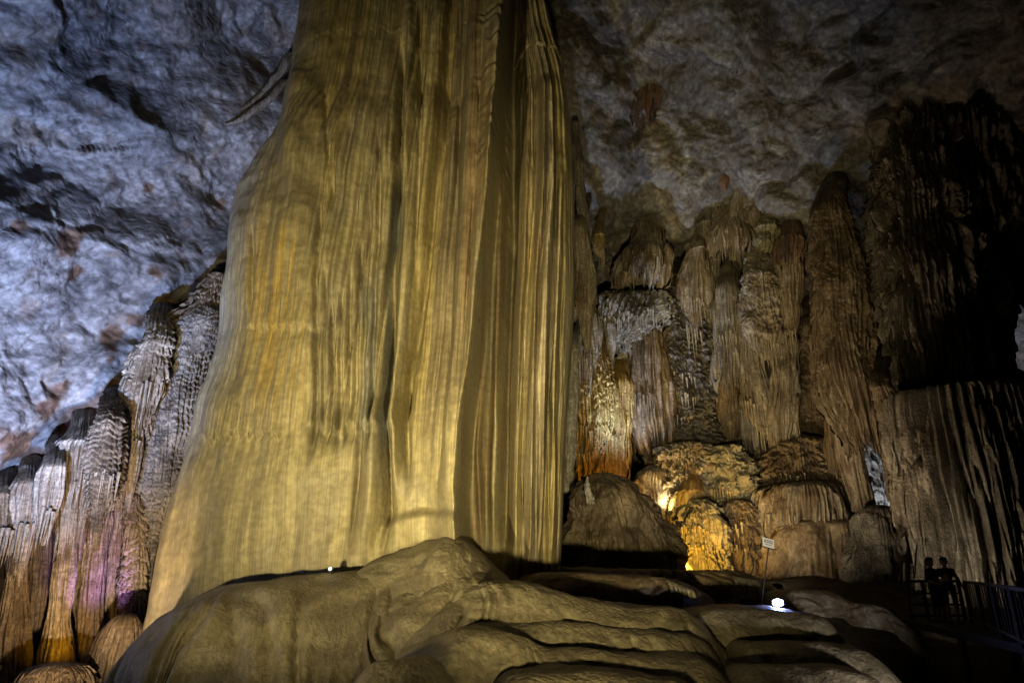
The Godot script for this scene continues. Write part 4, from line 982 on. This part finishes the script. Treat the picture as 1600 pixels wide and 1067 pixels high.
func lamps() -> void:
	var warm := Color(1.0, 0.91, 0.64)
	lamp("warm floodlamp on the floor left of the mound, aimed at the giant column", Vector3(-6.5, -0.9, -5.5), at(620, 540, 23), warm, 350.0, 38.0, 0.4, 6.0, 0.3)
	lamp("warm floodlamp on the floor before the mound, aimed at the column's right side", Vector3(1.2, -0.9, -5.5), at(890, 590, 23), warm, 270.0, 34.0, 0.4, 6.0, 0.3)
	lamp("cool white floodlamp behind the left dripstone, aimed at the pale overhang", Vector3(-11.6, -2.0, -13.5), at(40, 390, 25), Color(0.66, 0.76, 1.0), 1120.0, 35.0, 0.4, 6.0, 0.25)
	lamp("warm floodlamp on the floor before the left dripstone", Vector3(-10.0, -2.0, -17.0), at(130, 740, 26), Color(1.0, 0.86, 0.66), 150.0, 38.0)
	lamp("violet-white floodlamp at the foot of the left dripstone", at(170, 985, 25.2), at(140, 830, 26.4), Color(0.7, 0.54, 1.0), 16.0, 42.0, 0.2)
	lamp("yellow floodlamp under the left dripstone", at(98, 1045, 23.9), at(94, 950, 25.3), Color(1.0, 0.72, 0.12), 4.0, 50.0, 0.2)
	lamp("cool floodlamp behind the dark hillock, aimed at the back vault", at(965, 785, 32.6), at(1040, 340, 36), Color(0.74, 0.85, 1.0), 130.0, 36.0, 0.3, 6.0, 0.2)
	lamp("golden floodlamp behind the dark hillock", at(955, 860, 32.4), at(935, 640, 35), Color(1.0, 0.72, 0.24), 26.0, 44.0)
	lamp("white floodlamp beneath the red-brown curtain", at(1046, 800, 33.2), at(1024, 680, 36), Color(1.0, 0.93, 0.72), 9.0, 50.0)
	lamp("yellow floodlamp behind the long brown ledge", at(1090, 905, 28.6), at(1090, 800, 33), Color(1.0, 0.78, 0.3), 55.0, 50.0)
	lamp("warm floodlamp in front of the fluted apron", at(1215, 915, 25.6), at(1200, 600, 35), Color(1.0, 0.9, 0.72), 55.0, 52.0, 0.3, 6.0, 0.2)
	lamp("white floodlamp hidden behind the leaning column", at(1372, 900, 34), at(1375, 720, 38), Color(0.95, 0.97, 1.0), 40.0, 46.0)
	lamp("yellow floodlamp behind the railing at the leaning column's foot", at(1420, 962, 25.6), at(1440, 780, 28), Color(1.0, 0.75, 0.2), 14.0, 50.0)
	lamp("pale warm floodlamp at the foot of the huge ribbed stalagmite", at(1478, 985, 23.6), at(1490, 720, 26), Color(1.0, 0.92, 0.78), 13.0, 56.0)
	lamp("blue-white floodlamp at the domed boulder", at(1405, 962, 27.0), at(1385, 850, 30), Color(0.7, 0.9, 1.0), 4.0, 40.0)
	lamp("cool floodlamp far behind the ribbed stalagmite", at(1640, 800, 36), at(1585, 560, 44), Color(0.9, 0.92, 1.0), 60.0, 40.0)
	lamp("added pale floodlamp on the floor before the ledges, aimed at the sign", Vector3(7.4, -1.3, -9.5), at(1155, 900, 22.5), Color(1.0, 0.95, 0.9), 34.0, 24.0)  # extra lamp, added to brighten the sign and the ledges
	lamp("added dim warm floodlamp behind the pale flowstone lip, aimed at the hanging mass", at(1290, 934, 24.2), at(1440, 440, 31), Color(1.0, 0.86, 0.66), 26.0, 36.0)  # fill lamp, added to lift the dark hanging mass
	# the one lamp in full view, turned almost towards us
	lamp("bright blue-white lit floodlamp on the rock below the sign", at(1216, 941, 20.2), at(1160, 780, 4.0), Color(0.6, 0.66, 1.0), 3.0, 75.0, 0.26, 60.0, 0.1)

func small_things() -> void:
	# a tiny round fitting on the mound's crest
	var p := at(516, 893, 19.6)
	var o := base("spot_fitting", p, "tiny round spotlight fitting glinting on the crest of the mound", "spotlight")
	var sh := CylinderMesh.new(); sh.top_radius = 0.07; sh.bottom_radius = 0.09; sh.height = 0.12; sh.radial_segments = 20
	put(sh, "housing", M.metal, o, Vector3(0, 0.03, 0))
	var le := SphereMesh.new(); le.radius = 0.05; le.height = 0.1; le.radial_segments = 16; le.rings = 8
	put(le, "lamp_lens", glow("spot_lens", Color(0.85, 1.0, 0.95), 1.2), o, Vector3(0, 0.08, 0.06))
	# sign on its post
	var foot := at(1189, 952, 20.5)
	var top := at(1201, 848, 20.5)
	o = base("sign_post", foot, "small white information panel on a thin dark post beside the lit floodlamp", "sign")
	put(bar(Vector3.ZERO, top - foot + Vector3(0, -0.1, 0), 0.03, 0.03), "post", M.metal, o)
	var pan := Node3D.new()
	var bx := BoxMesh.new(); bx.size = Vector3(0.36, 0.27, 0.012)
	var pn := put(bx, "panel", M.panel, o, top - foot)
	pn.rotation_degrees = Vector3(-14, 14, -14)
	pan.free()
	for r in [[0.07, 0.26, 0.03, 0.0], [0.015, 0.06, 0.05, -0.1], [0.015, 0.05, 0.05, -0.02], [0.015, 0.05, 0.05, 0.05], [0.015, 0.04, 0.05, 0.11], [-0.055, 0.22, 0.02, 0.0]]:
		var t := BoxMesh.new(); t.size = Vector3(r[1], r[2], 0.003)
		put(t, "print_line", M.ink, pn, Vector3(r[3], r[0], 0.0078))
	var rail := BoxMesh.new(); rail.size = Vector3(0.38, 0.02, 0.03)
	put(rail, "lower_frame", M.metal, pn, Vector3(0, -0.147, 0))

# ---------------------------------------------------------------- boardwalk, railing, people
const DECK_Y := 0.2
func on_deck(u: float, d: float) -> Vector3:
	var p := at(u, 940, d)
	return Vector3(p.x, DECK_Y, -d)

func boardwalk() -> void:
	var deck := base("boardwalk", Vector3(13.6, DECK_Y, -18), "dark timber boardwalk where the people stand", "boardwalk")
	# planks across the landing and the walk that comes back towards us
	for k in 90:
		var t := k / 89.0
		var a := Vector3(11.7, DECK_Y, -21.9).lerp(Vector3(8.0, DECK_Y, -5.0), t)
		var b := a + Vector3(3.2, 0, 0.2)
		put(bar(a + Vector3(0, -0.02 - 0.004 * (k % 3), 0), b + Vector3(0, -0.02 - 0.004 * (k % 3), 0), 0.17, 0.04), "plank", M.wood, deck, -deck.position)
	for s in [0.15, 1.6, 3.0]:
		put(bar(Vector3(11.7 + s, DECK_Y - 0.13, -21.9), Vector3(8.0 + s, DECK_Y - 0.13, -5.0), 0.1, 0.16), "joist", M.wood, deck, -deck.position)
	for k in 6:
		var a := Vector3(11.7, 0, -21.7).lerp(Vector3(8.0, 0, -5.2), k / 5.0)
		for s in [0.2, 2.9]:
			put(bar(Vector3(a.x + s, DECK_Y - 0.2, a.z), Vector3(a.x + s, -3.0, a.z), 0.14, 0.14), "pile", M.wood, deck, -deck.position)
	var R := [
		["dark railing with horizontal rails at the far end of the boardwalk", [on_deck(1421, 21.7), on_deck(1447, 21.75), on_deck(1474, 21.8), on_deck(1504, 21.8)], false],
		["dark railing with upright bars along the boardwalk's near side", [on_deck(1514, 20.6), on_deck(1532, 18.4), on_deck(1556, 16.2), on_deck(1584, 14.0), on_deck(1622, 11.4)], true],
	]
	for r in R:
		var pts: Array = r[1]
		var o := base("railing", pts[0], r[0], "railing", "boardwalk railings")
		for p in pts:
			put(bar(p - pts[0], p - pts[0] + Vector3(0, 1.1, 0), 0.09, 0.09), "post", M.wood, o)
		for k in pts.size() - 1:
			var a: Vector3 = pts[k] - pts[0]; var b: Vector3 = pts[k + 1] - pts[0]
			for y in ([1.08, 0.14] if r[2] else [1.08, 0.74, 0.42, 0.12]):
				put(bar(a + Vector3(0, y, 0), b + Vector3(0, y, 0), 0.07, 0.06 if y < 1 else 0.075), "rail", M.wood, o)
			if r[2]:
				for q in 5:
					var m := a.lerp(b, (q + 1) / 6.0)
					put(bar(m + Vector3(0, 0.16, 0), m + Vector3(0, 1.05, 0), 0.03, 0.03), "baluster", M.wood, o)

func capsules(bones: Array, cell: float, blend: float, hue: Callable) -> ArrayMesh:
	# surface nets over a smooth union of tapered capsules [a, b, ra, rb]
	var lo := Vector3(9, 9, 9); var hi := -lo
	for b in bones:
		for e in [[b[0], b[2]], [b[1], b[3]]]:
			lo = lo.min(e[0] - Vector3.ONE * (e[1] + cell * 2)); hi = hi.max(e[0] + Vector3.ONE * (e[1] + cell * 2))
	var nx := int((hi.x - lo.x) / cell) + 2; var ny := int((hi.y - lo.y) / cell) + 2; var nz := int((hi.z - lo.z) / cell) + 2
	var G := PackedFloat32Array(); G.resize(nx * ny * nz); G.fill(1.0)
	for b in bones:
		var a: Vector3 = b[0]; var e: Vector3 = b[1]; var ra: float = b[2]; var rb: float = b[3]
		var m := maxf(ra, rb) + blend * 1.5 + cell * 2
		var p0 := (a.min(e) - Vector3.ONE * m - lo) / cell; var p1 := (a.max(e) + Vector3.ONE * m - lo) / cell
		var ab := e - a
		var l2 := maxf(ab.length_squared(), 1e-8)
		for z in range(maxi(0, int(p0.z)), mini(nz, int(p1.z) + 1)):
			for y in range(maxi(0, int(p0.y)), mini(ny, int(p1.y) + 1)):
				for x in range(maxi(0, int(p0.x)), mini(nx, int(p1.x) + 1)):
					var p := lo + Vector3(x, y, z) * cell
					var t := clampf((p - a).dot(ab) / l2, 0, 1)
					var d := (p - a - ab * t).length() - lerpf(ra, rb, t)
					var o := (z * ny + y) * nx + x
					var g := G[o]
					var hh := maxf(blend - absf(g - d), 0.0) / blend
					G[o] = minf(g, d) - hh * hh * blend * 0.25
	var V := PackedVector3Array(); var N := PackedVector3Array(); var K := PackedColorArray(); var I := PackedInt32Array()
	var id := PackedInt32Array(); id.resize(nx * ny * nz); id.fill(-1)
	var sx := 1; var sy := nx; var sz := nx * ny
	var corner := [0, sx, sy, sx + sy, sz, sx + sz, sy + sz, sx + sy + sz]
	var cpos := [Vector3(0, 0, 0), Vector3(1, 0, 0), Vector3(0, 1, 0), Vector3(1, 1, 0), Vector3(0, 0, 1), Vector3(1, 0, 1), Vector3(0, 1, 1), Vector3(1, 1, 1)]
	var edges := [[0, 1], [2, 3], [4, 5], [6, 7], [0, 2], [1, 3], [4, 6], [5, 7], [0, 4], [1, 5], [2, 6], [3, 7]]
	for z in nz - 1:
		for y in ny - 1:
			for x in nx - 1:
				var o := (z * ny + y) * nx + x
				var neg := 0
				for c in 8:
					if G[o + corner[c]] < 0.0:
						neg += 1
				if neg == 0 or neg == 8:
					continue
				var s := Vector3.ZERO; var n := 0
				for ed in edges:
					var ga := G[o + corner[ed[0]]]; var gb := G[o + corner[ed[1]]]
					if (ga < 0.0) != (gb < 0.0):
						s += (cpos[ed[0]] as Vector3).lerp(cpos[ed[1]], ga / (ga - gb)); n += 1
				var nrm := Vector3(G[o + 1] - G[o], G[o + sy] - G[o], G[o + sz] - G[o]) + Vector3(G[o + 7 * 0 + sx + sy + sz] - G[o + sy + sz], G[o + sx + sy + sz] - G[o + sx + sz], G[o + sx + sy + sz] - G[o + sx + sy])
				id[o] = V.size()
				var pos := lo + (Vector3(x, y, z) + s / n) * cell
				V.append(pos); N.append(nrm.normalized()); K.append(hue.call(pos))
	for z in range(1, nz - 1):
		for y in range(1, ny - 1):
			for x in range(1, nx - 1):
				var o := (z * ny + y) * nx + x
				var inside := G[o] < 0.0
				for e in [[sx, sy, sz], [sy, sz, sx], [sz, sx, sy]]:
					if (G[o + e[0]] < 0.0) == inside:
						continue
					var a := id[o]; var b := id[o - e[1]]; var c := id[o - e[1] - e[2]]; var d := id[o - e[2]]
					if a < 0 or b < 0 or c < 0 or d < 0:
						continue
					if inside:
						I.append_array([a, c, b, a, d, c])
					else:
						I.append_array([a, b, c, a, c, d])
	return arrays_mesh(V, N, K, I)

func person(where: Vector3, turn: float, label: String, shirt: Color, legs: Color, bare_knee: bool, arms: Array, lean: float) -> void:
	var o := base("person", where, label, "person", "people at the railing")
	o.rotation.y = turn
	var skin := Color(0.32, 0.2, 0.14)
	var V := func(x: float, y: float, z: float) -> Vector3: return Vector3(x + lean * y * y * 0.03, y, z)
	var bones := []
	for s in [-1.0, 1.0]:
		bones += [[V.call(s * 0.095, 0.93, 0), V.call(s * 0.11, 0.5, 0.015), 0.085, 0.058], [V.call(s * 0.11, 0.5, 0.015), V.call(s * 0.115, 0.09, -0.02), 0.056, 0.036], [V.call(s * 0.115, 0.045, -0.05), V.call(s * 0.13, 0.035, 0.16), 0.043, 0.032]]
	bones += [[V.call(-0.07, 0.95, 0), V.call(0.07, 0.95, 0), 0.1, 0.1], [V.call(0, 1.0, 0), V.call(0, 1.3, 0.01), 0.115, 0.13], [V.call(-0.1, 1.3, 0), V.call(0.1, 1.3, 0), 0.11, 0.11], [V.call(-0.15, 1.39, 0), V.call(0.15, 1.39, 0), 0.06, 0.06], [V.call(0, 1.4, 0), V.call(0, 1.53, 0.015), 0.055, 0.05]]
	var hands := []
	for k in 2:
		var s := -1.0 if k == 0 else 1.0
		var sh: Vector3 = V.call(s * 0.185, 1.38, 0)
		var el: Vector3 = arms[k][0]; var wr: Vector3 = arms[k][1]
		bones += [[sh, el, 0.05, 0.04], [el, wr, 0.038, 0.026]]
		hands.append([wr, (wr - el).normalized(), s])
	var paint := func(p: Vector3) -> Color:
		if p.y < 0.085: return Color(0.03, 0.03, 0.03)
		if p.y < (0.48 if bare_knee else 0.1): return skin
		if p.y < 0.97 and absf(p.x - lean * 0.02) < 0.2 and p.z < 0.16: return legs
		if p.y > 1.455: return skin
		for hd in hands:
			if (p - hd[0]).length() < 0.2: return skin
		return shirt
	put(capsules(bones, 0.02, 0.05, paint), "body", M.skin, o)
	var hc: Vector3 = V.call(0, 1.62, 0.02)
	var face := func(_p: Vector3) -> Color: return skin
	var head := [[hc + Vector3(0, 0.02, -0.015), hc + Vector3(0, 0.035, 0.01), 0.092, 0.088], [hc + Vector3(0, -0.06, 0.035), hc + Vector3(0, -0.075, 0.05), 0.05, 0.04], [hc + Vector3(0, -0.015, 0.09), hc + Vector3(0, 0.02, 0.085), 0.016, 0.01], [hc + Vector3(-0.022, -0.06, 0.088), hc + Vector3(0.022, -0.06, 0.088), 0.01, 0.01], [hc + Vector3(-0.094, 0, 0), hc + Vector3(-0.094, -0.03, 0), 0.018, 0.013], [hc + Vector3(0.094, 0, 0), hc + Vector3(0.094, -0.03, 0), 0.018, 0.013], [hc + Vector3(0, -0.04, -0.01), hc + Vector3(0, -0.12, -0.01), 0.056, 0.05]]
	put(capsules(head, 0.009, 0.02, face), "head", M.skin, o)
	for s in [-1, 1]:
		var ey := SphereMesh.new(); ey.radius = 0.012; ey.height = 0.024; ey.radial_segments = 10; ey.rings = 6
		put(ey, "eye", M.hair, o, hc + Vector3(s * 0.033, 0.012, 0.083))
	var hair := func(_p: Vector3) -> Color: return Color(0.012, 0.01, 0.009)
	put(capsules([[hc + Vector3(0, 0.045, -0.03), hc + Vector3(0, 0.055, 0.012), 0.096, 0.088], [hc + Vector3(0, 0.0, -0.05), hc + Vector3(0, -0.05, -0.06), 0.08, 0.055]], 0.012, 0.03, hair), "hair", M.skin, o)
	for hd in hands:
		var wr: Vector3 = hd[0]; var dr: Vector3 = hd[1]; var s: float = hd[2]
		var across := dr.cross(Vector3(0, 0.3, 1)).normalized()
		var nrm := across.cross(dr)
		var hb := [[wr - dr * 0.02, wr + dr * 0.02, 0.024, 0.026]]
		for f in 4:
			var root := wr + dr * 0.075 + across * (f - 1.5) * 0.02
			hb.append([wr + dr * 0.015 + across * (f - 1.5) * 0.012, root, 0.014, 0.012])
			var ln: float = [0.036, 0.042, 0.04, 0.03][f]
			var k1 := root + (dr * 0.8 + nrm * 0.5).normalized() * ln
			hb += [[root, k1, 0.0095, 0.009], [k1, k1 + (dr * 0.35 + nrm * 0.9).normalized() * ln * 0.8, 0.009, 0.0075]]
		var th := wr + dr * 0.02 - across * s * 0.028
		hb += [[th, th - across * s * 0.022 + dr * 0.035, 0.012, 0.0105], [th - across * s * 0.022 + dr * 0.035, th - across * s * 0.022 + dr * 0.062 + nrm * 0.012, 0.01, 0.0085]]
		put(capsules(hb, 0.005, 0.007, face), "hand", M.skin, o)

func people() -> void:
	person(on_deck(1463, 20.9), 0.5, "person in dark top standing close behind another at the railing", Color(0.02, 0.02, 0.03), Color(0.015, 0.015, 0.02), false, [[Vector3(-0.27, 1.12, 0.02), Vector3(-0.2, 1.05, 0.26)], [Vector3(0.26, 1.11, 0.0), Vector3(0.16, 1.08, 0.25)]], 0.3)
	person(on_deck(1487, 20.4), -0.25, "person in dark t-shirt and shorts with bare legs beside the railing", Color(0.025, 0.02, 0.035), Color(0.012, 0.012, 0.016), true, [[Vector3(-0.28, 1.12, 0.05), Vector3(-0.12, 1.16, 0.28)], [Vector3(0.3, 1.13, -0.03), Vector3(0.34, 0.92, 0.12)]], 0.0)

# ---------------------------------------------------------------- the whole place
func _ready() -> void:
	var cam := Camera3D.new()
	cam.name = "camera"
	cam.position = EYE
	cam.rotation_degrees = Vector3(PITCH, 0, 0)
	cam.fov = rad_to_deg(2.0 * atan(533.5 / F))
	cam.near = 0.1
	cam.far = 200.0
	add_child(cam)
	cam.current = true
	var we := WorldEnvironment.new()
	we.name = "surroundings"
	var env := Environment.new()
	env.background_mode = Environment.BG_SKY
	var sky := Sky.new()
	var sm := ProceduralSkyMaterial.new()
	sm.sky_top_color = Color(0.02, 0.03, 0.06); sm.sky_horizon_color = Color(0.04, 0.05, 0.08)
	sm.ground_bottom_color = Color(0.01, 0.01, 0.01); sm.ground_horizon_color = Color(0.03, 0.03, 0.04)
	sky.sky_material = sm
	env.sky = sky
	env.background_energy_multiplier = 0.05
	env.tonemap_mode = Environment.TONE_MAPPER_LINEAR
	env.tonemap_exposure = 1.4
	env.sdfgi_enabled = true; env.ssao_enabled = true; env.ssil_enabled = true
	we.environment = env
	add_child(we)
	rng.seed = 4
	for n in [na, nb, nc, nv]:
		n.frequency = 1.0; n.seed = 7
	na.noise_type = FastNoiseLite.TYPE_SIMPLEX_SMOOTH; na.fractal_type = FastNoiseLite.FRACTAL_NONE
	nb.noise_type = FastNoiseLite.TYPE_SIMPLEX_SMOOTH; nb.fractal_type = FastNoiseLite.FRACTAL_FBM; nb.fractal_octaves = 4; nb.seed = 21
	for n in [nc, nv]:
		n.noise_type = FastNoiseLite.TYPE_CELLULAR; n.fractal_type = FastNoiseLite.FRACTAL_NONE; n.cellular_distance_function = FastNoiseLite.DISTANCE_EUCLIDEAN
	nc.cellular_return_type = FastNoiseLite.RETURN_DISTANCE2_SUB
	nv.cellular_return_type = FastNoiseLite.RETURN_CELL_VALUE
	make_materials()
	for d in [["white_drip", Color(0.72, 0.7, 0.66)], ["ochre_drip", Color(0.5, 0.39, 0.19)], ["pale_drip", Color(0.5, 0.45, 0.36)], ["dark_drip", Color(0.3, 0.24, 0.175)]]:
		var m: StandardMaterial3D = M.drip.duplicate()
		m.resource_name = d[0]
		m.albedo_color = (d[1] as Color).linear_to_srgb()
		m.heightmap_scale = 1.5
		M[d[0]] = m
	for k in 4:
		drip_meshes.append(drip(k))
	lamps()
	var t0 := Time.get_ticks_msec()
	build_wall(); print("wall ", Time.get_ticks_msec() - t0)
	build_floor()
	build_column(); print("column ", Time.get_ticks_msec() - t0)
	build_mound(); print("mound ", Time.get_ticks_msec() - t0)
	left_formations()
	right_formations(); print("formations ", Time.get_ticks_msec() - t0)
	boardwalk()
	people(); print("people ", Time.get_ticks_msec() - t0)
	small_things()
